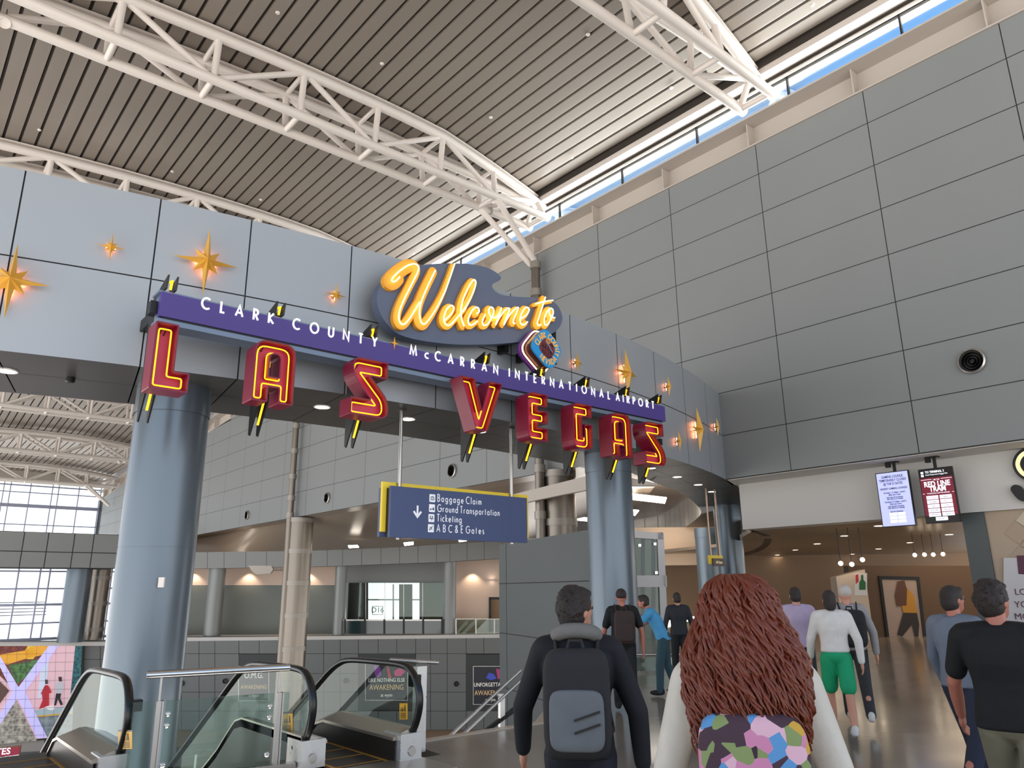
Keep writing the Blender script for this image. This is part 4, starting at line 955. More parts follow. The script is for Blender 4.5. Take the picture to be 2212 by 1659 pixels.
# tiled wall at the right edge
tx = 22.75
m = MB(); m.box(tx + .02, 23.4, -6, 7.2, 0, 3.58); struct(m.build('wall_tile', mat('beige_tile', 'b7a28c', .4, 0, .06, .8)), 'beige tiled wall below the bulkhead at the far right', 'wall')
m = MB(); D = .62
for i in range(-10, 14):
    for j in range(0, 7):
        cy, cz = i * D + (D / 2 if j % 2 else 0), 3.3 - j * D / 2
        if cy > 6.6 or cy < -5: continue
        m.m = 1 if (i * 7 + j * 3) % 5 == 0 else 0; k = D / 2 - .012
        m.poly([(tx, cy - k, cz), (tx, cy, cz - k), (tx, cy + k, cz), (tx, cy, cz + k)])
struct(m.build('trim_6', [mat('beige_diamond_tile', 'b19a84', .35, 0, .08, 1), mat('pale_diamond_tile', 'cdbda9', .3, 0, .05, 1)]), 'diamond-set tiles of beige and cream on the wall', 'tile')
m = MB(); m.box(22.7, 23.4, 7.2, 7.75, 0, 3.58); struct(m.build('trim_7', M_DARKGREY), 'dark grey jamb at the end of the tiled wall', 'trim')
TP = Plane((22.7, 0, 0), (0, -1))
fp = thing('wall_poster', 'white and plum poster with hand lettering on the tiled wall', 'poster', TP.at(2190, 1400))
m = MB(); pquad(m, TP, rect(2168, 1205, 2300, 1400), .03, .03); m.build('print', mat('poster_pale', 'd4d2d4', .5, 0, .05), fp)
m = MB(); pquad(m, TP, [(2196, 1200), (2300, 1200), (2300, 1245), (2200, 1240)], .04); m.build('plum_patch', mat('plum', '5c2a44', .5, 0, .1), fp); m = MB(); pquad(m, TP, [(2190, 1350), (2300, 1340), (2300, 1400), (2196, 1400)], .04); m.build('plum_patch', mat('plum', '5c2a44', .5, 0, .1), fp)
for s, v in (('LOVE', 1285), ('YOU', 1312), ('MORE', 1338)): text('lettering', s, .22, mat('plum', '5c2a44'), TP.at(2192, v, .045), (0, -1, 0), (0, 0, 1), 'LEFT', parent=fp, ext=.001)

# ------------------------------------------------------------------ round ceiling opening behind the portal: hanging curved band and lower ring ceiling
M_BAND = mat('satin_aluminium_band', 'b9b1a6', .35, .45, .05, 1, stretch=(1, 1, .05))
bs = OPS[5:]
m = MB(); acc = 0
for a, b in zip(bs, bs[1:]):
    m.m = 0; m.quad(a, b, b + V((0, 0, 1.5)), a + V((0, 0, 1.5))); acc += (b - a).length
    if acc > 1.6: acc = 0; m.m = 1; d = (b - a).normalized(); n_ = V((d.y, -d.x, 0)) * .015; n_ = n_ if n_.dot(EYEP - b) > 0 else -n_; m.quad(b + n_, b + n_ + d * .04, b + n_ + d * .04 + V((0, 0, 1.5)), b + n_ + V((0, 0, 1.5)))
struct(m.build('trim_8', [M_BAND, M_GAP]), 'curved metal band hanging round the ceiling opening', 'band')
cen = sum((Vector_ for Vector_ in bs), V()) / len(bs)
far = [p + ((p - cen).normalized() * 9) for p in bs]
m = MB()
for i in range(38, len(bs) - 1): m.quad(bs[i], bs[i + 1], far[i + 1], far[i])
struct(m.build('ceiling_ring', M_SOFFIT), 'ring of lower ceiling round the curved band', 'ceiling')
wl_ = dep(1396, 1080, 36); lamp('light_well_fill', 'AREA', (wl_.x, wl_.y, 6.5), 600, (1, .94, .87), 3.0, aim=(wl_.x + 1, wl_.y + 2, 0))  # added area lamp that brightens the curved band and the lift frame
for u, v in ((1452, 1164), (1478, 1157), (1502, 1150)): downlight('small downlight in the ring ceiling under the curved metal band', onz(u, v, ZB) + V((0, 0, -.004)), .2, 'downlights in the ring ceiling')

# glass lift with white frame behind the pale column
EP = Plane(dep(1400, 1250, 25), (r0.x, r0.y))
t = thing('glass_lift', 'white framed glass lift enclosure behind the pale round column', 'lift', EP.at(1400, 1420))
def bar(mb, u0, v0, u1, v1, off=0.0, d=.25): pquad(mb, EP, rect(u0, v0, u1, v1), off, d)
m = MB(); pquad(m, EP, [(1340, 1143), (1432, 1152), (1434, 1166), (1340, 1160)], 0, .3); pquad(m, EP, [(1420, 1152), (1434, 1152), (1448, 1480), (1432, 1480)], 0, .3); pquad(m, EP, [(1340, 1243), (1440, 1243), (1441, 1268), (1340, 1268)], 0, .3)
m.build('frame', mat('white_lift_frame', 'e9e5e3', .45, 0, .02), t)
m = MB(); pquad(m, EP, rect(1345, 1162, 1424, 1245), -.12); m.build('glass_pane', GLASSG, t)
m = MB(); pquad(m, EP, rect(1345, 1266, 1432, 1480), -.12); m.build('glass_pane', GLASSG, t)
m = MB(); pquad(m, EP, rect(1330, 1150, 1432, 1480), -2.2); m.build('shaft_wall', mat('pale_green_shaft', '8f9a86', .5, 0, .08, .4), t)
m = MB()
for u in (1385, 1408): pquad(m, EP, rect(u, 1160, u + 8, 1480), -1.0, .1)
m.build('guide_rail', M_DARKGREY, t)
m = MB()
for u, v in ((1415, 1175), (1382, 1178), (1418, 1237)): pquad(m, EP, rect(u - 3, v - 3, u + 3, v + 3), .01, .05)
m.build('glass_clamp', M_CHROME, t)
# ------------------------------------------------------------------ escalators (they run down along +y)
M_STEP = mat('escalator_step', '4a4641', .5, .4, .1, 30); M_YLINE = mat('yellow_step_line', 'c08a35', .6, 0, .1)
M_DECKM = mat('escalator_deck_metal', 'b4ab9f', .3, .8, .06, 4); M_SKIRT = mat('dark_skirt', '3a3531', .35, .5, .1); M_NEWEL = mat('bright_newel_metal', 'd9d6d2', .28, .5, .05, 6)
M_STICK = mat('caution_yellow', 'eeb12a', .5, 0, .03)
def rail_prof(y0):      # handrail path in (y, z): out of the newel, round the nose, level, then down at 30 degrees
    p = [(y0 + .36, .10), (y0 + .16, .22), (y0 + .04, .4), (y0, .58), (y0 + .05, .74), (y0 + .17, .86), (y0 + .36, .91), (y0 + .9, .91), (y0 + 1.55, .89), (y0 + 1.85, .82), (y0 + 2.1, .70)]
    q = smooth2(p, 4); L = q[-1]
    for k in range(1, 12): q.append(V((L.x + k * .9, L.y - k * .56)))
    return q
def skirt_z(y, y0, b): return b if y < y0 + 1.7 else b - max(0, (y - y0 - 1.7) * .62 - .0) * min(1, (y - y0 - 1.7) / .5)
def balustrade(t, x, y0, side):
    """side = direction of the walking surface (+1: towards +x)"""
    q = rail_prof(y0)
    MB().tube([(x, p.x, p.y) for p in q], .042, 12, flat=.8, up=(1, 0, 0)).build('handrail', M_RUBBER, t)
    m = MB(); inner = inset([(p.x, p.y) for p in q] + [(q[-1].x, q[-1].y - .9), (y0 + 1.7, .12), (y0 + .3, .1)], 0.0)
    P = [(p.x, p.y) for p in q]; low = [(p.x, skirt_z(p.x, y0, .2)) for p in q if p.x > y0 + .3][::-1]
    loop = P + [(q[-1].x, q[-1].y - .75)] + [l for l in low if l[0] < q[-1].x]
    filled(m, [loop[2:]], lambda a, b: (x, a, b)); m.build('glass_panel', GLASSG, t)
    # deck board, inner skirt, outer cladding
    ys_ = [y0 + .12, y0 + .5, y0 + 1.0, y0 + 1.4, y0 + 1.7, y0 + 1.9, y0 + 2.1, y0 + 2.4, y0 + 4, y0 + 8, y0 + 11]
    d = MB(); k = MB()
    for a, b in zip(ys_, ys_[1:]):
        za, zb = skirt_z(a, y0, .3), skirt_z(b, y0, .3)
        d.prism([(x - side * .05, a, za), (x + side * .03, a, za), (x + side * .24, a, za - .07), (x + side * .24, a, za - .1), (x - side * .05, a, za - .1)], (0, b - a, zb - za))
        k.quad((x + side * .22, a, za - .09), (x + side * .22, b, zb - .09), (x + side * .22, b, zb - .55), (x + side * .22, a, za - .55))
        k.quad((x - side * .05, a, za - .02), (x - side * .05, b, zb - .02), (x - side * .05, b, zb - .9), (x - side * .05, a, za - .9))
    d.build('deck_board', M_DECKM, t); k.build('skirt_panel', M_SKIRT, t)
    n = MB(); n.obox((x + side * .06, y0 + .22, .13), (.13, 0, 0), (0, .17, 0), (0, 0, .13)); o = n.build('newel_base', M_NEWEL, t)
    n = MB(); n.lathe((x + side * .05, y0 + .048, .09), [(0, .012), (.045, .012), (.05, 0)], 20, caps=False, axis=(0, -1, 0)); n.build('cover_disc', M_STEEL, t); n = MB(); n.lathe((x, y0 + .3, .14), [(.055, .0), (.075, .04), (.06, .12)], 16, axis=(0, -.6, .8)); h = n.build('handrail_inlet', M_RUBBER); h.parent = o
    return q
def escalator(label, xl_, xr_, yl_, yr_, left=True, right=True):
    t = thing('escalator', label, 'escalator', ((xl_ + xr_) / 2, (yl_ + yr_) / 2, 0), 'escalators going down')
    if left: balustrade(t, xl_, yl_, 1)
    if right: balustrade(t, xr_, yr_, -1)
    y0 = min(yl_, yr_); s = MB(); l = MB(); xa, xb = xl_ + .22, xr_ - .22
    s.box(xa, xb, y0 + .15, y0 + 1.9, -.12, -.005)
    for k in range(22):
        y = y0 + 1.9 + k * .4; z = -.005 - max(0, k - 0) * .235; s.box(xa, xb, y, y + .4, z - .3, z)
    s.build('steps', M_STEP, t)
    for k in range(0, 5): l.box(xa, xb, y0 + .3 + k * .4, y0 + .315 + k * .4, -.005, -.001)
    l.box(xa + .0, xa + .03, y0 + .15, y0 + 1.9, -.005, 0.0); l.box(xb - .03, xb, y0 + .15, y0 + 1.9, -.005, 0.0); l.build('yellow_edge_lines', M_YLINE, t)
    c = MB(); c.box(xl_ - .1, xr_ + .1, y0 - .55, y0 + .18, 0.0, .008); c.build('comb_plate', M_DECKM, t)
    return t
def sticker(t, pl, u0, v0, u1, v1):
    m = MB(); pquad(m, pl, rect(u0, v0, u1, v1), .006, .004); o = m.build('caution_sticker', M_STICK, t)
    f = lambda a, b: pl.at(u0 + (u1 - u0) * a, v0 + (v1 - v0) * b, .009); k = MB()
    for a, h in ((.2, .12), (.42, .16), (.68, .3)):
        k.poly([f(a - .09, .55), f(a + .09, .55), f(a + .05, .55 - h), f(a - .05, .55 - h)]); k.poly([f(a - .05, .55 - h - .01), f(a + .05, .55 - h - .01), f(a + .05, .55 - h - .07), f(a - .05, .55 - h - .07)])
    for b in (.62, .69, .76, .83, .9): k.quad(f(.1, b), f(.82, b), f(.82, b + .035), f(.1, b + .035))
    k.quad(f(0, 0), f(1, 0), f(1, .08), f(0, .08)); g = k.build('sticker_print', M_BLACK); g.parent = o
XL2, XR2 = 3.72, 4.75
e1 = escalator('middle escalator with dark steps between two glass balustrades', XL2, XR2, 7.5, 7.12)
sticker(e1, Plane((XL2, 0, 0), (0, -1)), 610, 1538, 632, 1582); sticker(e1, Plane((XR2, 0, 0), (0, -1)), 863, 1516, 880, 1554)
e2 = escalator('escalator at the lower left, seen from its balustrade nose', 1.05, 2.15, 8.4, 8.1, left=False)
sticker(e2, Plane((2.15, 0, 0), (0, -1)), 255, 1577, 285, 1618)
m = MB(); q = onx(290, 1524, 2.2); m.obox(q, (.06, 0, 0), (0, .05, 0), (0, 0, .05)); m.build('stop_button_box', M_BLACK, e2)
m = MB(); q = onx(896, 1470, 4.8); m.obox(q, (.05, 0, 0), (0, .05, 0), (0, 0, .06)); m.build('stop_button_box', M_BLACK, e1)

# glass railing between the escalators
t = thing('glass_railing', 'glass railing with a steel handrail between the two escalators', 'railing', (2.9, 7.9, 0))
A, B = V((2.24, 7.99, .955)), V((3.53, 7.69, .955)); d = (B - A); dn = d.normalized(); nn = V((dn.y, -dn.x, 0))
MB().tube([A, B], .036, 16).build('handrail', M_CHROME, t)
p1, p2 = A + d * .1, A + d * .935
for p in (p1, p2):
    m = MB(); m.obox((p.x, p.y, .36), dn * .02, nn * .045, (0, 0, .36)); m.obox(V((p.x, p.y, .36)) + dn * .032, dn * .008, nn * .055, (0, 0, .36)); m.build('post', M_STEEL, t)
    m = MB(); m.obox((p.x, p.y, .84), dn * .009, nn * .012, (0, 0, .12)); m.build('handrail_bracket', M_STEEL, t)
m = MB(); g0, g1 = p1 + dn * .06, p2 - dn * .05; m.prism([V((g0.x, g0.y, .06)), V((g1.x, g1.y, .06)), V((g1.x, g1.y, .72)), V((g0.x, g0.y, .72))], nn * .012); m.build('glass_panel', GLASSG, t)
for g0, g1 in ((p1 - dn * .22, p1 - dn * .04), (p2 + dn * .04, p2 + dn * .1)):
    m = MB(); m.prism([V((g0.x, g0.y, .06)), V((g1.x, g1.y, .06)), V((g1.x, g1.y, .72)), V((g0.x, g0.y, .72))], nn * .012); m.build('glass_panel', GLASSG, t)
for p, s_ in ((p1, 1), (p2, -1)):
    for z in (.16, .6, .5): MB().lathe(V((p.x, p.y, z)) + dn * (.085 * s_) + nn * .012, [(.024, 0), (.024, .018), (.014, .024)], 14, axis=nn).build('glass_clamp', M_CHROME, t)
m = MB(); m.obox(((p1 + p2) / 2 * 1.0).xy.to_3d() + V((0, 0, .03)), dn * .75, nn * .05, (0, 0, .03)); m.build('base_shoe', M_STEEL, t)
# steel handrail end and white end post past the right balustrade
t = thing('escalator_end_post', 'white end post with a short steel rail beside the right balustrade', 'post', (4.98, 7.5, 0))
m = MB(); m.box(4.93, 5.06, 7.45, 7.53, 0, .88); m.build('post', M_NEWEL, t); m = MB(); m.tube([(4.86, 7.9, .93), (5.0, 7.4, .93), (5.12, 7.3, .92)], .025, 10); m.build('rail', M_STEEL, t)

# stairs going down beyond the floor edge with two sloped handrails
t = thing('stair_handrail', 'pair of sloped steel handrails on a white post beside the floor edge', 'handrail', (6.6, 8.1, 0))
HP = Plane(dep(1085, 1560, 10.2), (1, -.15)); 
for a, b in (((960, 1600), (1125, 1448)), ((985, 1600), (1125, 1470))): MB().tube([HP.at(*a), HP.at(*b)], .022, 10).build('handrail', M_STEEL, t)
m = MB(); pquad(m, HP, [(1081, 1506), (1091, 1506), (1091, 1578), (1081, 1578)], 0, .06); pquad(m, HP, [(1074, 1499), (1096, 1499), (1091, 1508), (1081, 1508)], 0, .06); m.build('post', M_NEWEL, t)
m = MB(); pquad(m, HP, [(1040, 1584), (1050, 1584), (1125, 1530), (1125, 1518)], 0, .05); m.build('stair_stringer', M_BLACK, t)
# dark grey lift core wall
a, b = dep(1078, 1178, 28.5), dep(1275, 1142, 21.6); a.z = b.z = (a.z + b.z) / 2; dd = (b - a).normalized()
b2 = Plane(a, dd).at(1338, 1300); b2.z = a.z
m = MB(); nrm = V((dd.y, -dd.x, 0)); nrm = nrm if nrm.dot(EYEP - a) > 0 else -nrm
m.m = 0; m.prism([V((a.x, a.y, -10)), V((b2.x, b2.y, -10)), V((b2.x, b2.y, a.z)), V((a.x, a.y, a.z))], -nrm * .5)
m.m = 1
for z in (1.9, .15, -1.7, -3.6): m.prism([V((a.x, a.y, z)) + nrm * .004, V((b2.x, b2.y, z)) + nrm * .004, V((b2.x, b2.y, z + .03)) + nrm * .004, V((a.x, a.y, z + .03)) + nrm * .004], nrm * .001)
p_ = a + dd * .75; m.prism([V((p_.x, p_.y, -10)) + nrm * .004, V((p_.x, p_.y, -10)) + nrm * .004 + dd * .03, V((p_.x, p_.y, a.z)) + nrm * .004 + dd * .03, V((p_.x, p_.y, a.z)) + nrm * .004], nrm * .001)
struct(m.build('wall_core', [M_DARKGREY, M_GAP]), 'dark grey panelled core wall left of the pale round column', 'wall')
# glass rail on the floor beyond the man
t = thing('glass_railing', 'glass railing with steel top rail behind the man with the backpack', 'railing', (14.5, 13.0, 0))
RP = Plane(dep(1420, 1430, 15.5), (1, -.75))
MB().tube([RP.at(1345, 1445), RP.at(1366, 1414), RP.at(1530, 1414)], .03, 10).build('handrail', M_STEEL, t)
m = MB(); a, b = RP.at(1368, 1420), RP.at(1530, 1420); m.prism([V((a.x, a.y, .05)), V((b.x, b.y, .05)), b, a], RP.n * .012); m.build('glass_panel', GLASSG, t)
m = MB()
for u in (1370, 1450, 1528): q = RP.at(u, 1420); m.box(q.x - .02, q.x + .02, q.y - .02, q.y + .02, 0, q.z)
m.build('post', M_STEEL, t)
# ------------------------------------------------------------------ far side of the hall: mezzanine, curved band, lower wall
FP = Plane(dep(648, 1373, 56), (r0.x, r0.y))
M_BANDG = mat('grey_band_panel', '8b8d8c', .5, .1, .06, .2); M_LOW = mat('grey_lower_panel', '757877', .5, .1, .06, .2); M_MEZ = mat('greenish_grey_wall', '707570', .55, 0, .05, .3); M_PINK = mat('warm_plaster', 'd8bfae', .65, 0, .04, .3)
def line(tab, u): return lerp_tab(tab, u)
BT = [(262, 1195), (394, 1193), (658, 1190), (828, 1184), (1085, 1168), (1300, 1150)]; BB = [(262, 1231), (394, 1229), (720, 1223), (959, 1214), (1085, 1206), (1300, 1196)]
U = [262, 296, 330, 380, 414, 448, 484, 531, 576, 620, 665, 707, 740, 781, 823, 863, 903, 943, 972, 1009, 1046, 1085, 1130]
m = MB()
for a, b in zip(U, U[1:]): m.m = 0; pquad(m, FP, [(a + .4, line(BT, a)), (b - .4, line(BT, b)), (b - .4, line(BB, b)), (a + .4, line(BB, a))], .08)
m.m = 1
for a, b in zip(U, U[1:]): pquad(m, FP, [(a, line(BT, a)), (b, line(BT, b)), (b, line(BB, b)), (a, line(BB, a))], .02, .8)
struct(m.build('wall_band', [M_BANDG, M_GAP]), 'curved grey panel band above the mezzanine', 'wall')
# alcove ceiling from the side wall's lower edge to the band
M_ALC = mat('taupe_metal_ceiling', 'a3917f', .3, .25, .1, .3, stretch=(1, .15, 1))
we = [(262, 1190), (420, 1160), (611, 1123), (825, 1082.6), (1150, 1025), (1420, 970)]
m = MB(); n = 26
def seg(tab, t): k = min(len(tab) - 2, int(t * (len(tab) - 1))); f = t * (len(tab) - 1) - k; return tuple(tab[k][i] + (tab[k + 1][i] - tab[k][i]) * f for i in (0, 1))
be = [(262, 1196), (414, 1193), (658, 1190), (828, 1184), (1085, 1168), (1340, 1146)]
prev = None; rows_ = []; n = 40
for i in range(n + 1):
    t = i / n; u, v = seg(we, t); A = onx(u, v, XW + .02); A.z = 6.4; u, v = seg(be, t); B = FP.at(u, v, .1); A2 = A + V((1.2, 0, 0))
    if prev: m.quad(prev[0], A, A2, prev[1])
    prev = (A, A2)
    for j in range(9): m.v.append(tuple(A2 + (B - A2) * (j / 8)))
    rows_.append(len(m.v) - 9)
for a, b in zip(rows_, rows_[1:]):
    for j in range(8): m.face((a + j, b + j, b + j + 1, a + j + 1), True)
m.quad((21.4, 14.8, 6.62), (70, 14.8, 6.62), (70, 75, 6.62), (21.4, 75, 6.62))
struct(m.build('ceiling_alcove', M_ALC), 'taupe metal ceiling of the alcove behind the side wall', 'ceiling')
# white crossbeam in the alcove, ceiling light strips
t0_, t1_ = dep(1060, 1080, 33), dep(1300, 1020, 26)
m = MB(); m.prism([t0_, t1_, t1_ + V((0, 0, -.5)), t0_ + V((0, 0, -.42))], V((.25, .3, 0))); struct(m.build('trim_9', M_BEIGE), 'pale crossbeam in the alcove ceiling', 'beam')
m = MB(); a, b = dep(1352, 1030, 27), dep(1420, 1044, 24); m.prism([a, b, b + V((0, 0, -.05)), a + V((0, 0, -.3))], V((.3, .3, 0))); struct(m.build('trim_10', M_BEIGE), 'pale ceiling edge strip beside the pale round column', 'trim')
for pts, D, lab in ((((1352, 1067), (1440, 1077), (1436, 1088), (1352, 1078)), 36, 'long bright light trough above the curved metal band'), (((1352, 1102), (1380, 1104), (1372, 1114), (1352, 1112)), 39, 'short bright light trough above the curved metal band'), (((1262, 1120), (1290, 1122), (1290, 1128), (1244, 1124)), 36, 'light trough left of the pale round column'),
                    (((752, 1180), (772, 1179), (775, 1183), (754, 1184)), 53, 'small bright ceiling light above the grey band, over the left panel joint'), (((872, 1174), (893, 1172), (893, 1177), (874, 1179)), 53, 'small bright ceiling light above the grey band, under the direction sign'), (((990, 1166), (1006, 1164), (1008, 1169), (992, 1171)), 52, 'small bright ceiling light above the grey band, nearest the core wall')):
    m = MB(); P = [dep(u, v, D) for u, v in pts]; m.prism(P, V((0, 0, .06))); tag(m.build('light_trough', M_LIGHT), lab, 'light')
# upper mezzanine wall and columns (set back behind the band)
LB = [(330, 1377), (648, 1373), (1067, 1372), (1140, 1371)]
m = MB(); bk = -3.2
def wallq(mb, u0, v0, u1, v1, off, d=.2): pquad(mb, FP, rect(u0, v0, u1, v1), off, d)
m.m = 0; wallq(m, 262, 1215, 724, 1264, bk); m.m = 1; wallq(m, 262, 1264, 724, 1385, bk); m.m = 0; wallq(m, 976, 1195, 1058, 1385, bk); wallq(m, 1058, 1195, 1140, 1292, bk); wallq(m, 1110, 1292, 1140, 1385, bk)
struct(m.build('wall_mezzanine', [M_PINK, M_MEZ]), 'mezzanine back wall, warm above and grey below', 'wall')
d_ = MB(); wallq(d_, 1056, 1290, 1112, 1295, bk + .1, .1); wallq(d_, 1056, 1290, 1061, 1385, bk + .1, .1); d_.m = 1; wallq(d_, 1061, 1295, 1112, 1385, bk - .6); struct(d_.build('door_1', [M_BLACK, M_TAN]), 'black framed doorway on the mezzanine', 'door')
m = MB(); P = [FP.at(262, 1377, .1), FP.at(1140, 1371.5, .1), FP.at(1140, 1371.5, -14), FP.at(262, 1377, -14)]
z_ = (P[0].z + P[1].z) / 2
for p in P: p.z = z_
m.prism(P, V((0, 0, -.25))); struct(m.build('floor_mezzanine', M_FASCIA), 'mezzanine floor slab and ledge', 'floor')
M_COLM = mat('mezzanine_column_grey', '8d908f', .4, .3, .04, 1)
for u, r_, lab, off in ((464, .63, 'grey round mezzanine column left of the banded steel column', -1.0), (734, .45, 'grey round mezzanine column left of the glazed bay', -.9), (971, .5, 'grey round mezzanine column right of the glazed bay', -.9)):
    q = FP.at(u, 1300, off); m = MB(); m.lathe((q.x, q.y, 0), [(r_, z_), (r_, 4.0)], 32); tag(m.build('mezzanine_column', M_COLM), lab, 'column', 'mezzanine columns')
# glazed bay of the mezzanine: frame wall with a bright outside window
GB = -4.0
m = MB(); m.m = 0; wallq(m, 742, 1210, 960, 1259, GB, .3)
m.m = 1; wallq(m, 742, 1259, 795, 1385, GB - 3, .1); m.m = 2; wallq(m, 862, 1262, 890, 1345, GB - 3, .3); wallq(m, 906, 1259, 962, 1345, GB - 3, .1); m.m = 3; wallq(m, 795, 1340, 962, 1385, GB - 3, .1)
struct(m.build('wall_bay', [M_BANDG, mat('maroon_panel', '4a2f30', .3, 0, .1), mat('tan_bay_wall', '8d8371', .6, 0, .1), M_BLACK]), 'walls of the glazed mezzanine bay', 'wall')
m = MB(); m.m = 0; wallq(m, 746, 1259, 958, 1345, GB + .6, .02); m.m = 1
for u in (746, 790, 831, 872, 913): wallq(m, u - .5, 1259, u + .5, 1345, GB + .62, .06)
for u in (848,): wallq(m, u, 1262, u + 3, 1345, GB - 3.2, .1)
wallq(m, 795, 1294, 910, 1297, GB - 3.2, .1)
struct(m.build('window_2', [GLASSG, M_STEEL]), 'glazed bay of the mezzanine with daylight beyond', 'window')
dg_ = thing('gate_number_sign', 'pale D16 gate number board seen outside through the glazed bay', 'sign', FP.at(812, 1326, GB - 3.7)); m = MB()
for rc in ((804, 1309, 827, 1310), (804, 1327, 827, 1328), (804, 1309, 805, 1328), (826, 1309, 827, 1328)): pquad(m, FP, rect(*rc), GB - 3.7, .1)
m.build('board_frame', mat('grey_lettering', '8c8f98', .6, 0, 0), dg_)
text('lettering', 'D16', .62, mat('grey_lettering', '8c8f98', .6, 0, 0), FP.at(815.5, 1323, GB - 3.65), (r0.x, r0.y, 0), (0, 0, 1), 'CENTER', ext=.01, parent=dg_)
t = thing('balcony_glass', 'dark glass balcony front below the glazed bay', 'railing', FP.at(850, 1369, -.5))
m = MB(); wallq(m, 742, 1338, 957, 1341, -.5, .15); m.build('top_rail', M_STEEL, t); m = MB(); wallq(m, 742, 1341, 957, 1369, -.5, .03); m.build('glass_panel', mat('dark_teal_glass', '24383a', .08, 0, .2, .3, spec=.8), t)
for u in (745, 788, 830, 872, 914, 955): m = MB(); wallq(m, u - 2, 1338, u + 2, 1369, -.45, .12); m.build('post', M_BLACK, t)
t = thing('balcony_railing', 'clear glass balcony railing in front of the doorway', 'railing', FP.at(1030, 1370, -.5))
m = MB(); wallq(m, 984, 1336.5, 1082, 1338, -.5, .1); m.build('top_rail', M_STEEL, t); m = MB(); wallq(m, 984, 1338, 1082, 1369, -.5, .03); m.build('glass_panel', GLASSG, t)
for u in (985, 1028, 1068): m = MB(); wallq(m, u - 1.2, 1337, u + 1.2, 1370, -.45, .1); m.build('post', M_STEEL, t)
for u, v, off in ((1025, 1210, -1.2), (1064, 1207, -1.2), (1062, 1253, -2.9)):
    q = FP.at(u, v, off); downlight('tiny downlight on the mezzanine by the doorway', q, .17, 'mezzanine downlights')
for u in (415, 535, 665, 1020):
    q = FP.at(u, 1233, bk + .5); lamp('mezzanine_lamp', 'SPOT', q, 90, (1, .82, .62), .1, aim=q + V((0, 0, -3)) + FP.n * -.5, spot=rad(110))
# lower wall: big grey panels with poster niches and round vents
LV = [1375, 1412, 1455, 1495, 1536, 1577]; LU = [262, 296, 330, 360, 392, 430, 464, 516, 560, 610, 656, 699, 735, 774, 817, 857, 898, 930, 966, 1007, 1045, 1085, 1130]
NICHE = [(503, 1413, 602, 1512), (774, 1412, 897, 1534), (1007, 1414, 1100, 1540)]
m = MB()
for v0, v1 in zip(LV, LV[1:]):
    for a, b in zip(LU, LU[1:]):
        if any(n_[0] - 5 <= a and b <= n_[2] + 8 and n_[1] - 5 <= v0 and v1 <= n_[3] + 6 for n_ in NICHE): continue
        m.m = 0; pquad(m, FP, [(a + .5, v0 + .5), (b - .5, v0 + .5), (b - .5, v1 - .5), (a + .5, v1 - .5)], .06)
m.m = 1; pquad(m, FP, rect(262, 1375, 1130, 1577), .01, .3)
m.m = 2; pquad(m, FP, rect(262, 1577, 1130, 1660), -1.5, .3)
struct(m.build('wall_lower', [M_LOW, M_GAP, M_TAN]), 'lower grey panelled wall with poster niches', 'wall')
for n_ in NICHE:
    m = MB(); pquad(m, FP, rect(*n_), .03); struct(m.build('trim_11', mat('dark_niche_panel', '3d4141', .5, .1, .1)), 'dark panel niche behind a poster', 'niche')
lamp('lower_wall_lamp', 'AREA', FP.at(700, 1600, -.6), 160, (1, .75, .5), 8, 1, aim=FP.at(700, 1660, -1.4))
def ad(label, px, lines, blobs):
    q = FP.at((px[0] + px[2]) / 2, px[3], .1); t = thing('show_poster', label, 'poster', q, 'lit show posters on the lower wall')
    m = MB(); pquad(m, FP, rect(px[0] - 1.2, px[1] - 1.2, px[2] + 1.2, px[3] + 1.2), .1, .08); m.build('frame', M_STEEL, t)
    m = MB(); pquad(m, FP, rect(*px), .11); m.build('print', mat('midnight_poster', '15162a', .35, 0, .3, .4), t)
    W, H = px[2] - px[0], px[3] - px[1]
    for nm, col, pts in blobs:
        m = MB(); pquad(m, FP, [(px[0] + W * a, px[1] + H * b) for a, b in pts], .12); m.build(nm, mat(nm + col, col, .5, 0, .3, 1, emit=.25), t)
    for s, b, sz, col in lines: text('lettering', s, sz, mat('poster_' + col, col, .5, 0, 0, emit=.35), FP.at(px[0] + W * .5, px[1] + H * b, .13), (r0.x, r0.y, 0), (0, 0, 1), parent=t, ext=.002, sx=.8)
ad('dark poster reading O.M.G. AWAKENING', (516, 1440, 580, 1513), (('O.M.G.', .34, .6, 'e8e4da'), ('AWAKENING', .66, .4, 'c9a878'), ('at wynn', .9, .3, 'd8d4cc')), ())
ad('dark poster reading LIKE NOTHING ELSE AWAKENING', (790, 1434, 880, 1512), (('LIKE NOTHING ELSE', .50, .37, 'e8e4da'), ('AWAKENING', .72, .52, 'c9a878'), ('at wynn', .91, .34, 'd8d4cc')), (('printed_dancer', '7a3a8e', [(.2, .05), (.34, .08), (.38, .3), (.3, .4), (.22, .3)]), ('printed_dancer', 'b0304e', [(.5, .04), (.56, .1), (.62, .38), (.54, .4)]), ('printed_dancer', 'c23e74', [(.68, .2), (.8, .12), (.95, .2), (.85, .34), (.7, .34)])))
ad('dark poster reading UNFORGETTABLE AWAKENING by the core wall', (1023, 1440, 1096, 1521), (('UNFORGETTABLE', .53, .38, 'e8e4da'), ('AWAKENING', .76, .48, 'c9a878'), ('at wynn', .92, .3, 'd8d4cc')), (('printed_dancer', '3c48a8', [(.36, .3), (.46, .16), (.6, .2), (.68, .32), (.5, .36)]), ('printed_dancer', 'a03868', [(.66, .05), (.78, .08), (.8, .3), (.72, .34)])))
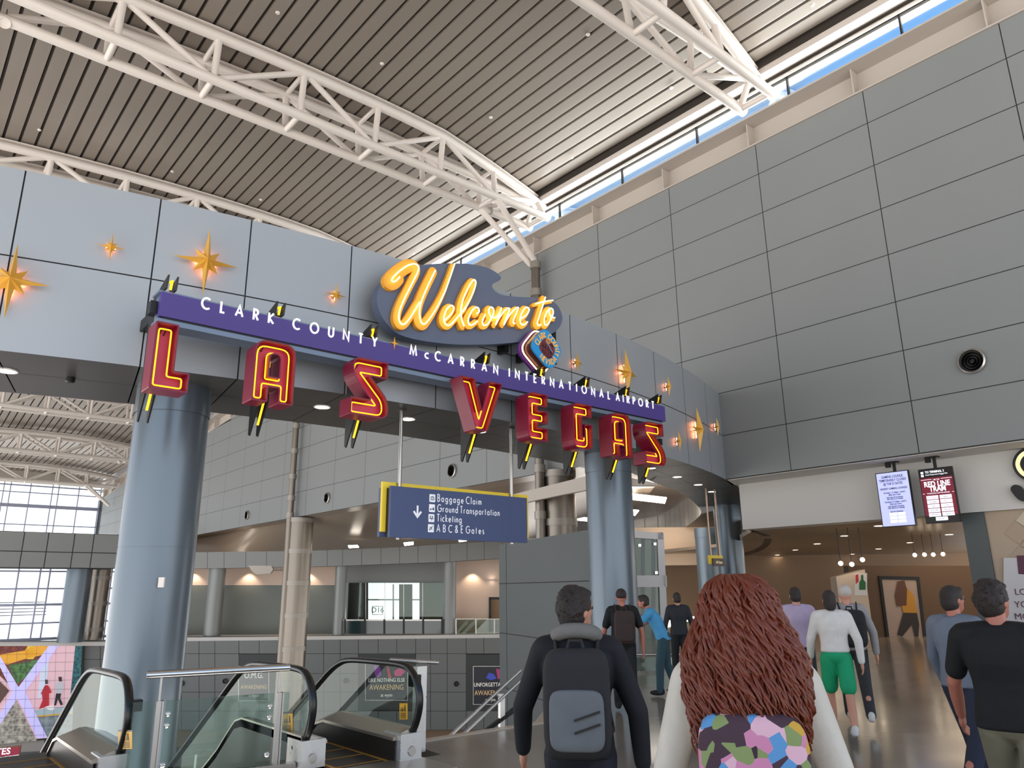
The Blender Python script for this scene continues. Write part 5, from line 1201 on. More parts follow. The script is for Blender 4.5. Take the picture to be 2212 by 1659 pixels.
for u, v, r_, lab in ((393, 1476, .17, 'beside the round column'), (487, 1471, .17, 'left of the O.M.G. poster'), (748, 1470, .18, 'left of the LIKE NOTHING ELSE poster'), (913, 1478, .17, 'right of the LIKE NOTHING ELSE poster'), (986, 1477, .17, 'left of the UNFORGETTABLE poster')):
    q = FP.at(u, v, .06); m = MB(); m.lathe(q, [(.0, .05), (r_ * .6, .05), (r_ * .8, .12), (r_ * 1.1, .12), (r_ * 1.1, -.02)], 20, axis=FP.n); tag(m.build('round_vent', M_BLACK), 'round black vent in the lower wall ' + lab, 'air vent', 'round vents in the lower wall')
# antenna panel on an arm of the banded column
q = onx(552, 1232, 20.0); t = thing('antenna_panel', 'tilted pale panel on an arm of the tall banded steel column', 'panel', q)
AP = Plane(q, (r0.x, r0.y))
m = MB(); m.prism([AP.at(u, v) for u, v in ((536, 1222), (586, 1222), (590, 1230), (584, 1239), (554, 1241), (546, 1236))], AP.n * -.25); m.build('panel', M_BEIGE, t)
MB().tube([AP.at(578, 1230, -.1), AP.at(642, 1232, -.6)], .06, 8).build('arm', M_STEEL, t)
# model airplane below the railing
q = dep(425, 1618, 18); t = thing('model_airplane', 'dark model airplane seen through the railing glass', 'model', q)
m = MB(); ax_ = V((.75, .6, -.1)).normalized(); m.tube([q - ax_ * 1.0, q - ax_ * .8, q - ax_ * .2, q + ax_ * .7, q + ax_ * 1.1], [.03, .1, .13, .1, .02], 12); m.build('fuselage', M_DARKGREY, t)
wv = V((.6, -.75, 0)).normalized()
for s in (-1, 1):
    m = MB(); m.prism([q + ax_ * .0, q - ax_ * .35, q - ax_ * .1 + wv * (s * 1.1), q + ax_ * .08 + wv * (s * 1.1)], V((0, 0, .03))); m.build('wing', M_DARKGREY, t)
m = MB(); m.prism([q + ax_ * .75, q + ax_ * 1.05, q + ax_ * 1.15 + V((0, 0, .5)), q + ax_ * 1.0 + V((0, 0, .5))], wv * .03); m.build('tail_fin', M_DARKGREY, t)
MB().tube([q + V((0, 0, -.1)), V((q.x, q.y, -10))], .03, 8).build('stand', M_STEEL, t)

# ------------------------------------------------------------------ left side: windows, bridge band, media wall
M_MULL = mat('window_steel', 'a9acc2', .4, .4, .04)
def glazing(name, label, y, us, vs, uspan, vspan, pair=()):
    a, b = ony(uspan[0], vspan[1], y), ony(uspan[1], vspan[1], y); zt = ony(uspan[1], vspan[0], y).z; zb = b.z; x0 = a.x - 16; x1 = b.x
    m = MB(); m.m = 0; m.quad((x0, y, zb), (x1, y, zb), (x1, y, zt + .6), (x0, y, zt + .6)); m.m = 1
    for u, v, w_ in us:
        x = ony(u, v, y).x
        for dx in ((-.32, .32) if w_ == 2 else (0,)): m.box(x + dx - .05, x + dx + .05, y - .3, y - .1, zb, zt + .6)
    for v, th in vs: z = ony(uspan[0] + 40, v, y).z; m.box(x0, x1, y - .25, y - .15, z - th, z + th)
    xx = x0
    struct(m.build(name, [GLASSW, M_MULL]), label, 'window')
    return x0, x1, zb, zt
w1 = glazing('window_3', 'tall far window wall high at the left', 103, ((8, 1095, 2), (59, 1095, 1), (114, 1095, 2), (165, 1095, 1), (211, 1110, 1)), ((1048, .08), (1063, .06), (1092, .2), (1133, .06)), (0, 212), (1062, 1160))
m = MB(); m.box(-10, 21.2, 102.9, 103.3, w1[3] + .5, 16); struct(m.build('wall_end', M_BEIGE), 'end wall above the far window', 'wall')
YB2 = 62.0
m = MB(); P = [ony(0, 1149, YB2), ony(262, 1153, YB2), ony(0, 1190, YB2), ony(0, 1225, YB2)]
zt_b, zm_b, zb_b = (P[0].z + P[1].z) / 2, P[2].z, ony(130, 1227, YB2).z; xr_b = P[1].x; xs = [ony(u, 1190, YB2).x for u in (-60, 47, 100, 157, 199)]; dx_ = 2.6
xs = [xs[1] - dx_ * k for k in range(6, 0, -1)] + xs[1:] + [xr_b]
for a, b in zip(xs, xs[1:]):
    for z0, z1 in ((zb_b, zm_b), (zm_b, zt_b)): m.m = 0; m.quad((a + .03, YB2, z0 + .03), (b - .03, YB2, z0 + .03), (b - .03, YB2, z1 - .03), (a + .03, YB2, z1 - .03))
m.m = 1; m.box(xs[0], xr_b - .0, YB2 + .02, YB2 + 3.0, zb_b, zt_b)
struct(m.build('wall_bridge', [M_BANDG, M_GAP]), 'grey panelled bridge band between the two far windows', 'wall')
YB3 = 68.0
w2 = glazing('window_4', 'lower far window wall under the grey bridge band', YB3, ((29, 1300, 1), (87, 1300, 2), (140, 1300, 1), (195, 1300, 1), (232, 1300, 1)), ((1234, .06), (1272, .06), (1307, .09), (1347, .06), (1382, .1)), (0, 262), (1226, 1386))
LP = Plane(dep(90, 1490, 54), (math.cos(rad(-20)), math.sin(rad(-20))))
# building outside seen through the window
ob = thing('outside_building', 'pale building with louvres seen through the lower far window', 'building', (10, 95, -6))
a = ony(-200, 1290, 95)
for k in range(5): v = 1302 + k * 7; z = ony(0, v, 94.9).z; MB().box(a.x, ony(100, v, 94.9).x, 94.85, 95, z - .05, z + .05).build('louvre', mat('grey_louvre', 'b9bcc4', .6, 0, .03), ob)
q = ony(163, 1300, 64.5); m = MB(); zl_ = LP.at(163, 1385).z; m.lathe((q.x, q.y, 0), [(.85, zl_), (.85, 4.6)], 32); tag(m.build('mezzanine_column', M_COL), 'blue-grey round column standing before the lower far window', 'column', 'mezzanine columns')
q = ony(210, 1300, 66.5); t = thing('steel_column', 'bright steel clad column with bands at the lower far window', 'column', (q.x, q.y, -4), 'steel columns along the grey wall'); MB().lathe((q.x, q.y, 0), [(.7, zl_), (.7, 4.6)], 32).build('cladding', M_CLAD, t)
for z in (-.9, 1.0, 2.9): MB().lathe((q.x, q.y, 0), [(.7, z - .15), (.74, z - .15), (.74, z + .15), (.7, z + .15)], 32).build('band', M_BANDS, t)
# lower wall under the windows
m = MB(); m.m = 0; pquad(m, LP, [(-250, 1386), (262, 1386), (262, 1700), (-250, 1700)], -.4, .4); m.m = 1; P = [LP.at(-250, 1386, .2), LP.at(262, 1386, .2)]; P = [P[0], P[1], V((P[1].x, YB3, P[1].z)), V((P[0].x, YB3, P[0].z))]; m.prism(P, V((0, 0, -.3)))
m.m = 2; pquad(m, LP, [(-100, 1604), (95, 1594), (95, 1622), (-100, 1634)], -.2, .2)
for u in (216,): m.m = 3; pquad(m, LP, rect(u, 1386, u + 1, 1700), -.39)
for v in (1424,): m.m = 3; pquad(m, LP, rect(180, v, 262, v + 1), -.39)
struct(m.build('wall_left', [M_LOW, M_FASCIA, M_BEIGE, M_GAP]), 'lower left wall with the media screen', 'wall')
t = thing('media_wall', 'large video wall with a lavender X and a couple walking a dog', 'screen', LP.at(80, 1595))
def S_(c, e=.32): return mat('screen_' + c, c, .5, 0, 0, emit=e)
LQ = [(-215, 1393), (160, 1390), (160, 1590), (-215, 1622)]
def lq(mb, pts, off): pquad(mb, LP, pts, off)
m = MB(); pquad(m, LP, [(-230, 1390), (181, 1387), (172, 1592), (-230, 1625)], -.02, .3); m.build('housing', M_BLACK, t)
m = MB(); lq(m, [(-215, 1393), (163, 1390), (155, 1590), (-215, 1620)], 0.0); m.build('pink_scene', S_('dfb7c0'), t)
def nmat(name, c1, c2, sc, e=.3):
    if name in MATS: return MATS[name]
    m = mat(name, c1, .5, 0, 0, emit=e); n = m.node_tree; b = n.nodes['Principled BSDF']; vo = n.nodes.new('ShaderNodeTexVoronoi'); vo.inputs['Scale'].default_value = sc
    tc_ = n.nodes.new('ShaderNodeTexCoord'); n.links.new(tc_.outputs['Object'], vo.inputs['Vector']); mx = n.nodes.new('ShaderNodeMix'); mx.data_type = 'RGBA'; mx.inputs[6].default_value = lin(c1); mx.inputs[7].default_value = lin(c2)
    n.links.new(vo.outputs['Distance'], mx.inputs[0]); n.links.new(mx.outputs[2], b.inputs['Base Color']); n.links.new(mx.outputs[2], b.inputs['Emission Color']); return m
for nm, mt, pts in (('red_gravel', nmat('red_gravel', '3a1414', '8a3c30', 6), [(-70, 1394), (112, 1391), (40, 1498)]),
                    ('yellow_kerb', S_('e0a12c'), [(0, 1414), (55, 1405), (72, 1395), (110, 1392), (95, 1414), (52, 1424), (15, 1436), (0, 1428)]),
                    ('yellow_vase', S_('d9b83a'), [(52, 1410), (56, 1402), (60, 1394), (70, 1394), (76, 1404), (78, 1414), (72, 1424), (58, 1424)]),
                    ('green_hedge', nmat('green_hedge', '16301a', '5a8a4c', 5), [(18, 1437), (84, 1424), (56, 1462), (38, 1478), (30, 1466)]),
                    ('grey_kerb', S_('a9aeb0'), [(30, 1466), (56, 1458), (46, 1476), (40, 1482)]),
                    ('spiky_fruit', nmat('spiky_fruit', '4a4440', 'c9c2b4', 4), [(36, 1512), (80, 1600), (-40, 1612), (0, 1560)]),
                    ('left_scene', S_('5b4038'), [(-70, 1400), (-2, 1470), (20, 1492), (-30, 1560), (-80, 1612)]),
                    ('pavement', S_('9db0b8'), [(70, 1534), (157, 1524), (156, 1540), (78, 1546)]),
                    ('yellow_line', S_('d0a040'), [(78, 1546), (156, 1539), (156, 1542), (80, 1549)]),
                    ('cobbles', nmat('cobbles', '55636a', '8d979c', 3), [(80, 1549), (156, 1542), (155, 1590), (103, 1594)]),
                    ('pale_column_print', S_('c9d4ea'), [(88, 1440), (106, 1420), (98, 1504), (82, 1508)])):
    m = MB(); lq(m, pts, .02 + .003 * len(nm)); m.build(nm, mt, t)
m = MB(); lq(m, [(108, 1391), (130, 1390.5), (54, 1494), (102, 1593), (80, 1595), (38, 1508), (-10, 1580), (-20, 1580), (26, 1494), (-20, 1400), (-10, 1400), (40, 1484)], .1); m.build('lavender_cross', S_('c3bdf2', .42), t)
f = lambda pts, nm, c: (lambda mm: (lq(mm, pts, .09), mm.build(nm, S_(c, .3), t)))(MB())
f([(96, 1482), (99, 1480), (103, 1480), (106, 1484), (112, 1496), (106, 1498), (106, 1524), (84, 1532), (92, 1512), (90, 1498), (87, 1500)], 'printed_red_dress', 'b51f2e'); f([(97, 1468), (103, 1468), (104, 1477), (98, 1478)], 'printed_head', '4a3434')
f([(122, 1474), (130, 1471), (137, 1476), (138, 1490), (132, 1498), (121, 1498), (120, 1484)], 'printed_shirt', 'b9b9c2'); f([(126, 1462), (133, 1462), (134, 1472), (127, 1472)], 'printed_head', '2c2220'); f([(121, 1498), (132, 1498), (130, 1508), (136, 1522), (131, 1524), (125, 1510), (121, 1524), (117, 1524)], 'printed_trousers', '17171a')
f([(97, 1526), (104, 1525), (116, 1524), (119, 1532), (112, 1534), (104, 1533)], 'printed_dog', 'e6e2e2')
m = MB(); lq(m, [(163, 1390), (178, 1389), (172, 1502), (152, 1502)], .02); m.build('dark_neon_strip', nmat('dark_neon_strip', '0c1016', '2c6a72', 5, .5), t)
m = MB()
for k in range(18): u = -215 + k * 21; lq(m, [(u, 1392), (u + .5, 1392), (u - 6, 1596), (u - 6.5, 1596)], .16)
for k in range(10): v = 1410 + k * 19.5; lq(m, [(-215, v + 10), (162, v), (162, v + .5), (-215, v + 10.5)], .16)
m.build('panel_joints', mat('screen_joint', '5c5668', .5, 0, 0), t)
# gate list sign below the screen
GP = Plane(dep(20, 1640, 30), (math.cos(rad(-20)), math.sin(rad(-20))))
t = thing('gate_list_sign', 'framed sign with a maroon GATES header at the lower left corner', 'sign', GP.at(0, 1665))
m = MB(); pquad(m, GP, [(-70, 1622), (45, 1610), (39, 1668), (-75, 1685)], 0, .1); m.build('frame', mat('bronze_frame', '7a4c34', .4, .4, .05), t)
m = MB(); pquad(m, GP, [(-68, 1625), (43, 1613), (41, 1630), (-70, 1645)], .01); m.build('header', mat('maroon_header', '8a1a34', .5, 0, 0, emit=.3), t)
m = MB(); pquad(m, GP, [(-70, 1645), (41, 1630), (38, 1666), (-74, 1682)], .01); m.build('list_panel', mat('white_list', 'e8e2ea', .5, 0, 0, emit=.4), t)
hx = GP.x
e1_, e2_ = GP.at(-10, 1631, .02), GP.at(36, 1626.2, .02); hd = (e2_ - e1_).normalized()
text('lettering', 'GATES', .33, M_PRW, GP.at(22, 1628.5, .02), hx, (0, 0, 1), 'RIGHT', parent=t, ext=.002, bold=.004)
for s, u, v in (('CANADA JETLINES', 34, 1639), ('JETBLUE - PORTER', 33, 1648), ('WESTJET', 14, 1658)): text('lettering', s, .17, mat('plum_text', '5a2a4a', .5, 0, 0), GP.at(u, v, .02), hx, (0, 0, 1), 'RIGHT', parent=t, ext=.002)
# ------------------------------------------------------------------ people
SKIN = mat('skin', 'c98f76', .5, 0, .05, 6); SKIN2 = mat('skin_ruddy', 'b8745f', .5, 0, .05, 6)
fh = V((math.sin(YAW), math.cos(YAW), 0))
def ground(u, D): p = dep(u, 1285, D); return V((p.x, p.y, 0))
class Rig:
    def __init__(s, base, heading, H):
        s.b = base; s.f = V((heading.x, heading.y, 0)).normalized(); s.r = V((s.f.y, -s.f.x, 0)); s.k = H / 1.75
    def __call__(s, x, y, z): return s.b + s.r * (x * s.k) + s.f * (y * s.k) + V((0, 0, z * s.k))
    def rot(s): return Matrix((s.r, s.f, V((0, 0, 1)))).transposed()
def capsule(mb, pts, rs, k=1.0):
    mb.tube(pts, [r * k for r in rs], 12)
    for p, r in ((pts[0], rs[0]), (pts[-1], rs[-1])): mb.ball(p, r * k, 10, 6)
def remeshed(mb, name, m, parent, vox, it=4):
    o = mb.build(name, m, parent); r = o.modifiers.new('skin', 'REMESH'); r.mode = 'VOXEL'; r.voxel_size = vox; r.use_smooth_shade = True
    s = o.modifiers.new('smooth', 'SMOOTH'); s.factor = .5; s.iterations = it; return o
def person(label, base, heading, H, top, legs, shoe, hair, skin=SKIN, stride=.35, lean=0.0, sleeves='long', shorts=False, head_turn=0.0, vox=.012, hair_kind='short', slim=1.0, arms=(.25, -.25), elbow=.3, hem=.92, topname='shirt', reach=None, swing_out=.1):
    R = Rig(base, heading, H); k = R.k; t = thing('person', label, 'person', base, 'travellers in the concourse'); M = R.rot()
    def L(z, y=0.0): return y + (z - .95) * math.sin(lean) if z > .95 else y
    def q(x, y, z): return R(x, L(z, y), .95 + (z - .95) * math.cos(lean) if z > .95 else z)
    body, shirt, pants = MB(), MB(), MB()
    # legs
    feet = []
    for s, a in ((-1, stride), (1, -stride)):
        hip = (s * .09, 0, .93); kn = (s * .095, math.sin(a) * .43 + (.04 if a > 0 else .02), .93 - math.cos(a) * .43); b = a - (.25 if a < 0 else .05)
        an = (s * .09, kn[1] + math.sin(b) * .41, max(.09, kn[2] - math.cos(b) * .41)); feet.append(an)
        capsule(body, [R(*hip), R(*kn), R(s * .092, (kn[1] * .45 + an[1] * .55) - .015, kn[2] * .5 + an[2] * .5), R(*an)], [.07, .05, .05, .036], k)
        body.ball(R(an[0], an[1] + .06, an[2] - .045), V((.038, .1, .03)) * k, 10, 6, M)
        e = R(*kn) if shorts else R(*an)
        if shorts: m_ = R(*hip) + (R(*kn) - R(*hip)) * .8; capsule(pants, [R(*hip), m_], [.1, .098], k)
        else: capsule(pants, [R(*hip), R(*kn), R(*an) + V((0, 0, .0))], [.098, .075, .062], k)
    # torso
    RG = [(.86, .155, .115), (.92, .168, .122), (1.0, .163, .118), (1.1, .148, .108), (1.18, .15, .11), (1.28, .168, .12), (1.36, .175, .118), (1.42, .165, .1), (1.455, .12, .078), (1.49, .07, .06)]
    for mb, g in ((body, -.032), (shirt, .012)):
        rg = [r_ for r_ in RG if r_[0] >= (1.0 if mb is body else hem - .05)]; b_ = len(mb.v); N_ = 24
        for z, rx, ry in rg:
            for j in range(N_):
                a = 2 * PI * j / N_; cx_, cy_ = math.cos(a), math.sin(a); f_ = lambda v_: math.copysign(abs(v_) ** .85, v_)
                mb.v.append(tuple(q(f_(cx_) * (rx + g) * slim, f_(cy_) * (ry + g) - (.012 if z > 1.2 else 0), z)))
        for i_ in range(len(rg) - 1):
            for j in range(N_): l_ = (j + 1) % N_; mb.face((b_ + i_ * N_ + j, b_ + i_ * N_ + l_, b_ + (i_ + 1) * N_ + l_, b_ + (i_ + 1) * N_ + j), True)
        mb.face(range(b_ + N_ - 1, b_ - 1, -1)); mb.face(range(b_ + (len(rg) - 1) * N_, b_ + len(rg) * N_))
        for s in (-1, 1): capsule(mb, [q(s * .06, 0, 1.44), q(s * .165 * slim, 0, 1.425)], [.065 + g, .066 + g], k)
    pants.ball(R(0, -.01, .96), V((.165 * slim, .12, .11)) * k, 14, 8, M)
    # arms and hands
    for s, a in zip((-1, 1), arms):
        sh = V((s * .18 * slim, 0, 1.42)); ax = swing_out
        el = sh + V((s * ax * .9, math.sin(a) * .29, -math.cos(a) * .29)); bb = a + elbow
        wr = el + V((s * ax * .1, math.sin(bb) * .25, -math.cos(bb) * .25))
        if reach and s in reach: el, wr = V(reach[s][0]), V(reach[s][1])
        P = [q(*sh), q(*el), q(*((el + wr) / 2)), q(*wr)]; capsule(body, P, [.05, .04, .038, .027], k)
        if sleeves == 'long': capsule(shirt, P[:2] + [P[2], P[2] + (P[3] - P[2]) * .92], [.068, .055, .05, .043], k)
        else: capsule(shirt, [P[0], P[0] + (P[1] - P[0]) * .72], [.07, .062], k)
        d = (wr - el).normalized(); side = V((0, 1, 0)) - d * d.y; side = side.normalized() if side.length > .1 else V((1, 0, 0)); pal = wr + d * .05
        body.ball(q(*pal), V((.022, .042, .05)) * k, 10, 8, M)
        nrm = d.cross(side)
        for j, (o_, ln) in enumerate(((.03, .07), (.011, .08), (-.009, .075), (-.028, .06))):
            r_ = pal + side * o_ + d * .035; mid_ = r_ + d * ln * .5 + nrm * (s * -.004); tip = r_ + d * ln * .85 + nrm * (s * -.022)
            capsule(body, [q(*r_), q(*mid_), q(*tip)], [.0095, .009, .0075], k)
        r_ = wr + d * .03 + side * .025; capsule(body, [q(*r_), q(*(r_ + side * .03 + d * .025)), q(*(r_ + side * .035 + d * .06))], [.013, .0105, .009], k)
    # neck and head
    hc = q(0, .03, 1.625); T = Matrix.Rotation(head_turn, 3, 'Z') @ M
    hp = lambda x, y, z: hc + T @ (V((x, y, z)) * k)
    capsule(body, [q(0, 0, 1.44), q(0, .012, 1.55)], [.058, .053], k)
    body.ball(hc, V((.073, .092, .112)) * k, 18, 12, T); body.ball(hp(0, .03, -.055), V((.055, .06, .06)) * k, 12, 8, T); body.ball(hp(0, .098, -.012), V((.014, .02, .022)) * k, 8, 6, T); body.ball(hp(0, .082, .025), V((.05, .016, .012)) * k, 8, 6, T)
    for s in (-1, 1): body.ball(hp(s * .075, -.008, -.01), V((.01, .02, .032)) * k, 8, 6, T)
    body.ball(hp(0, .086, -.062), V((.024, .01, .007)) * k, 8, 6, T)
    remeshed(body, 'body', skin, t, vox * .6 if vox < .011 else vox * .75, 3)
    remeshed(shirt, topname, top, t, vox, 9); remeshed(pants, 'shorts' if shorts else 'trousers', legs, t, vox, 5)
    e = MB()
    for s in (-1, 1): e.ball(hp(s * .031, .083, .012), .0115 * k, 8, 6)
    e.build('eyes', mat('eye_dark', '2a211c', .2, 0, .1), t)
    for an in feet:
        m_ = MB(); m_.ball(R(an[0], an[1] + .05, an[2] - .035), V((.048, .135, .045)) * k, 14, 8, M); m_.ball(R(an[0], an[1] - .02, an[2] + .0), V((.046, .06, .06)) * k, 12, 8, M); remeshed(m_, 'shoe', shoe, t, .012, 2)
    if hair_kind in ('short', 'bob'):
        h = MB(); h.ball(hp(0, -.012, .03), V((.083, .1, .096)) * k, 18, 12, T); h.ball(hp(0, -.035, -.02), V((.08, .075, .085 if hair_kind == 'short' else .14)) * k, 16, 10, T); h.ball(hp(0, .045, .085), V((.06, .05, .03)) * k, 12, 8, T)
        if vox < .011:
            rg_ = random.Random(3)
            for i_ in range(420):
                a = rg_.uniform(0, 2 * PI); e_ = rg_.uniform(-.35, 1.5); c_, s_ = math.cos(e_), math.sin(e_)
                if math.sin(a) > .3 and e_ < .75: continue
                p_ = V((.084 * c_ * math.cos(a), -.012 + .1 * c_ * math.sin(a), .03 + .097 * s_)); d_ = V((rg_.uniform(-.3, .3), rg_.uniform(-.5, .2), -.8 + s_ * .8)).normalized() * .03
                h.tube([hp(*(p_ * .97)), hp(*(p_ * 1.03 + d_ * .6)), hp(*(p_ * 1.02 + d_ * 1.2))], [.0055, .0045, .002], 5)
        remeshed(h, 'hair', hair, t, .007 if vox < .011 else .011, 2)
    elif hair_kind == 'cap':
        h = MB(); h.ball(hp(0, -.01, .035), V((.084, .1, .092)) * k, 18, 12, T); h.ball(hp(0, .1, .045), V((.06, .07, .012)) * k, 12, 6, T); h.build('cap', hair, t)
    return t, R, hp, q
HAIRD = mat('dark_hair', '2a1f1b', .5, 0, .3, 60, stretch=(4, 4, .8), bump=.6); HAIRR = mat('auburn_hair', '74341f', .42, 0, .35, 14, stretch=(4, 4, 1)); HAIRG = mat('grey_hair', 'bdb4ac', .6, 0, .1, 20)
CB = lambda n, c, r=.8: mat(n, c, r, 0, .14, 12, bump=.25)

# man with the dark backpack
b0 = ground(1243, 3.9); hd = (fh + r0 * .12)
man, R, hp, q = person('man in a black hooded jacket seen from behind, looking right, dark backpack on', b0, hd, 1.715, CB('black_jacket', '15161c'), CB('dark_jeans', '171a26'), CB('dark_shoe', '202020'), HAIRD, vox=.009, head_turn=-.75, arms=(.22, -.12), elbow=.25, topname='jacket', stride=.28, swing_out=.13)
m = MB(); m.tube([q(math.sin(a) * .1, -.03 - math.cos(a) * .085, 1.5 + .03 * math.cos(a)) for a in [i * PI / 8 - PI * .8 for i in range(14)]], .04, 10); remeshed(m, 'hood', CB('grey_hood', '77746f'), man, .01, 4)
def rbox(mb, c, hx, hy, hz, M3, n=4):
    """rounded cushion-like box"""
    V0 = len(mb.v); N = 16; G_ = 12
    for i in range(G_ + 1):
        t = PI * i / G_
        for j in range(N * 2):
            a = PI * j / N; sx_, sy_, sz_ = math.sin(t) * math.cos(a), math.sin(t) * math.sin(a), math.cos(t)
            f = lambda v_: math.copysign(abs(v_) ** .38, v_); mb.v.append(tuple(c + M3 @ V((f(sx_) * hx, f(sy_) * hy, f(sz_) * hz))))
    for i in range(G_):
        for j in range(N * 2): l = (j + 1) % (N * 2); mb.face((V0 + i * 2 * N + j, V0 + (i + 1) * 2 * N + j, V0 + (i + 1) * 2 * N + l, V0 + i * 2 * N + l), True)
    return mb
def backpack(label, R, q, main, pocket, extra=None, w=.16, h=.235, d=.085, z=1.2, straps=True):
    M3 = R.rot(); t = thing('backpack', label, 'backpack', q(0, -.2, z - h)); k = R.k
    rbox(MB(), q(0, -.205, z), w * k, d * k, h * k, M3).build('bag_body', main, t)
    rbox(MB(), q(0, -.285, z - .07), (w * .8) * k, .035 * k, (h * .55) * k, M3).build('front_pocket', pocket, t)
    m = MB(); m.tube([q(-.04, -.2, z + h - .01), q(-.03, -.2, z + h + .035), q(.03, -.2, z + h + .035), q(.04, -.2, z + h - .01)], .01 * k, 8); m.build('grab_handle', main, t)
    for s in (-1, 1):
        m = MB(); m.tube([q(s * .1, -.13, z + .2), q(s * .115, -.03, 1.51), q(s * .12, .07, 1.47), q(s * .13, .135, 1.33), q(s * .15, .12, 1.15), q(s * .17, .0, 1.05), q(s * .14, -.14, z - .16)], .024 * k, 8, flat=.4); m.build('shoulder_strap', main, t)
    return t
bpk = backpack('charcoal backpack with a pale grey front pocket on the man in black', R, q, CB('charcoal_bag', '2b292b'), CB('grey_bag_pocket', '6f7275'), z=1.2, w=.165, h=.25)
m = MB(); M3 = R.rot()
for i in (0, 1): m.obox(q(.05, -.328, 1.1 + i * .055), M3 @ V((.06, 0, .02)), M3 @ V((0, .003, 0)), M3 @ V((0, 0, .005)))
m.build('zip_line', M_BLACK, bpk)

# red-haired woman
b1 = ground(1592, 2.55); wom, R, hp, q = person('woman with very long curly auburn hair and a cream jacket, seen from behind', b1, fh + r0 * .25, 1.72, CB('cream_jacket', 'd8d0c2'), CB('dark_skirt', '2a2a30'), CB('beige_shoe', 'a89880'), HAIRR, vox=.009, hair_kind='none', arms=(.1, .05), elbow=.12, slim=1.0, topname='jacket', swing_out=.1, stride=.2)
h = MB(); rng = random.Random(5)
for z, rx, ry, rz, y in ((1.655, .112, .125, .115, -.015), (1.58, .15, .13, .13, -.05), (1.47, .175, .13, .15, -.085), (1.36, .185, .12, .15, -.11), (1.27, .16, .1, .13, -.12)): h.ball(q(0, y, z), V((rx, ry, rz)) * R.k, 18, 12, R.rot())
remeshed(h, 'hair_mass', HAIRR, wom, .012, 4)
h = MB()
for i in range(210):
    a = rng.uniform(-PI * .98, -PI * .02); zt = rng.uniform(1.5, 1.74); zl = rng.uniform(1.17, 1.38); ph = rng.uniform(0, 6.28); fr = rng.uniform(38, 70); am = rng.uniform(.008, .018); P = []
    zt = 1.768 if i % 3 == 0 else zt
    for j in range(22):
        f_ = (j / 21) ** 1.25 if i % 3 == 0 else j / 21; z = zt + (zl - zt) * f_; w_ = (.07 + .118 * min(1, max(0, (1.77 - z) / .26))) if z > 1.4 else (.188 - (1.4 - z) * .15)
        if z > 1.66: w_ = .125 * math.sqrt(max(.02, 1 - ((z - 1.66) / .115) ** 2))
        y0_ = -.015 - .1 * min(1, max(0, (1.68 - z) / .3)); wy = min(w_, .125)
        P.append(q(math.cos(a) * w_ * 1.02 + am * math.sin(fr * z + ph), y0_ + math.sin(a) * wy * 1.04 + am * math.cos(fr * z + ph), z))
    h.tube(P, [.0075 * (1 - .6 * j / 21) for j in range(22)], 5)
h.build('hair_curls', HAIRR, wom)
M_FLORAL = bpy.data.materials.new('floral_fabric'); M_FLORAL.use_nodes = True; n = M_FLORAL.node_tree; b = n.nodes['Principled BSDF']; b.inputs['Roughness'].default_value = .8
tc = n.nodes.new('ShaderNodeTexCoord'); vo = n.nodes.new('ShaderNodeTexVoronoi'); vo.inputs['Scale'].default_value = 24; n.links.new(tc.outputs['Object'], vo.inputs['Vector'])
sp = n.nodes.new('ShaderNodeSeparateColor'); n.links.new(vo.outputs['Color'], sp.inputs[0]); cr = n.nodes.new('ShaderNodeValToRGB'); cr.color_ramp.interpolation = 'CONSTANT'; n.links.new(sp.outputs[0], cr.inputs[0])
E_ = cr.color_ramp.elements; E_[0].color = lin('4a3440'); E_[1].position = .3; E_[1].color = lin('d48aae')
for p_, c_ in ((.5, '8a9a62'), (.66, '3c2a36'), (.78, 'e8b8c8'), (.88, '5f9ad0'), (.94, 'd8a840')): e = E_.new(p_); e.color = lin(c_)
n.links.new(cr.outputs[0], b.inputs['Base Color'])
backpack('pink and green floral backpack on the red-haired woman', R, q, M_FLORAL, M_FLORAL, z=1.12, w=.165, h=.24, d=.07)

# man in black T-shirt at the right
b2 = ground(2142, 4.4); mt, R, hp, q = person('man in a black T-shirt and olive trousers walking at the far right', b2, fh + r0 * .75, 1.73, CB('black_tee', '0d0e10'), CB('olive_trousers', '7a7560'), CB('dark_shoe', '202020'), HAIRD, skin=SKIN2, vox=.009, sleeves='short', head_turn=-.5, arms=(.35, -.3), elbow=.3, stride=.35, slim=1.08)
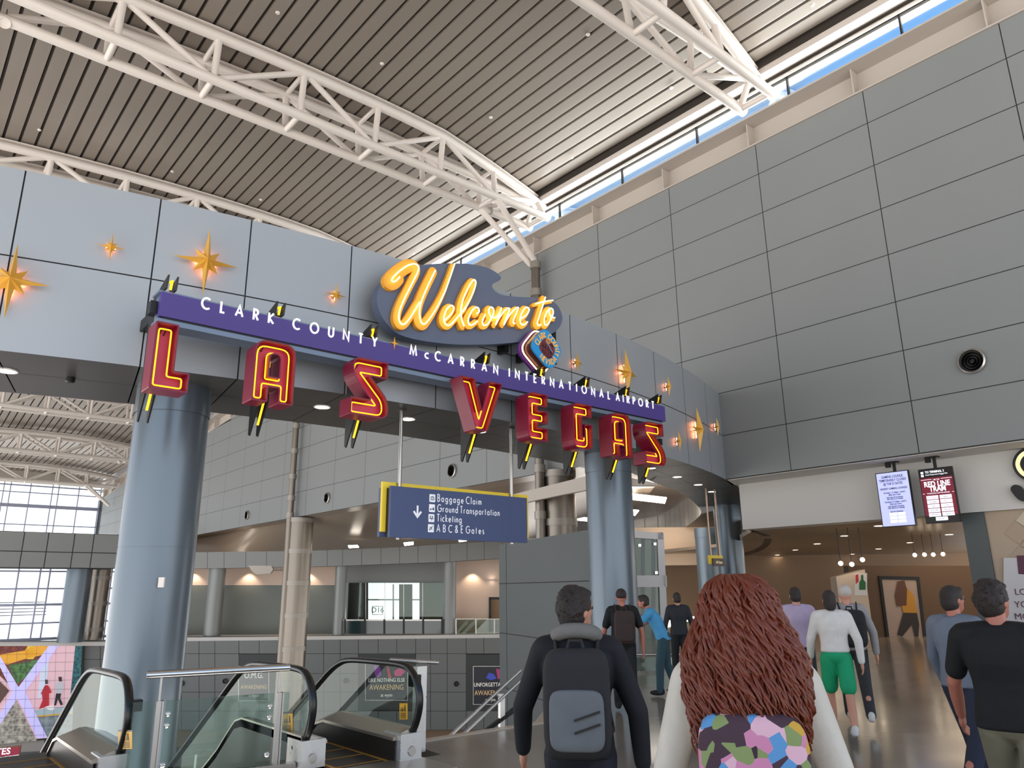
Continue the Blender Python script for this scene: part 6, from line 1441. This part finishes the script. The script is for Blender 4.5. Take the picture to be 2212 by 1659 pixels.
# traveller half hidden behind him
person('man in a blue-grey shirt half hidden behind the black T-shirt', ground(2052, 6.3), fh * .6 + r0, 1.7, CB('blue_grey_shirt', '6f7886'), CB('navy_trousers', '22283a'), CB('dark_shoe', '202020'), HAIRD, skin=SKIN2, head_turn=-.3, stride=.3)
# woman with green shorts, man with cap and bag, man in lavender
tw, R, hp, q = person('woman in a white blouse and bright green shorts walking away', ground(1790, 9.0), fh + r0 * .3, 1.66, CB('white_blouse', 'dcd6cf'), CB('green_shorts', '0f9a66'), CB('white_shoe', 'd9d6d2'), HAIRD, hair_kind='bob', shorts=True, hem=.98, stride=.25, topname='blouse')
tm, R, hp, q = person('man in a pale cap carrying a black bag, beside the green shorts', ground(1826, 9.8), fh + r0 * .3, 1.72, CB('grey_shirt', '9a9694'), CB('charcoal_trousers', '2f3032'), CB('white_shoe', 'd9d6d2'), HAIRG, hair_kind='cap', stride=.3)
backpack('black backpack on the man with the pale cap', R, q, CB('black_bag', '1c1d20'), CB('black_bag', '1c1d20'), z=1.2, w=.18)
person('man in a lavender shirt and dark trousers in the corridor', ground(1718, 10.5), fh + r0 * .2, 1.70, CB('lavender_shirt', 'b9a6bf'), CB('dark_trousers', '2a2b35'), CB('dark_shoe', '202020'), HAIRD, sleeves='short', stride=.3)
# far travellers by the glass railing
tb, R, hp, q = person('man in black with a dark brown backpack near the pale column', ground(1342, 11.0), fh, 1.70, CB('black_tee', '0d0e10'), CB('black_trousers', '17181b'), CB('dark_shoe', '202020'), HAIRD, skin=SKIN2, sleeves='short', hair_kind='cap', stride=.2)
backpack('dark brown backpack on the man near the pale column', R, q, CB('brown_bag', '3a2a26'), CB('brown_bag', '3a2a26'), z=1.2, w=.15)
person('man in a bright blue T-shirt leaning on the glass railing', ground(1428, 12.6), r0 * -1.0 + fh * .3, 1.66, CB('blue_tee', '4f9cc9'), CB('teal_trousers', '2f4a52'), CB('dark_shoe', '202020'), HAIRD, skin=SKIN2, sleeves='short', lean=.45, stride=.1, arms=(.9, .8), elbow=.5)
person('person in dark clothes standing behind the blue T-shirt', ground(1462, 14.2), fh, 1.62, CB('dark_top', '24272c'), CB('black_trousers', '17181b'), CB('dark_shoe', '202020'), HAIRD, stride=.1, arms=(0, 0))
flush_text()
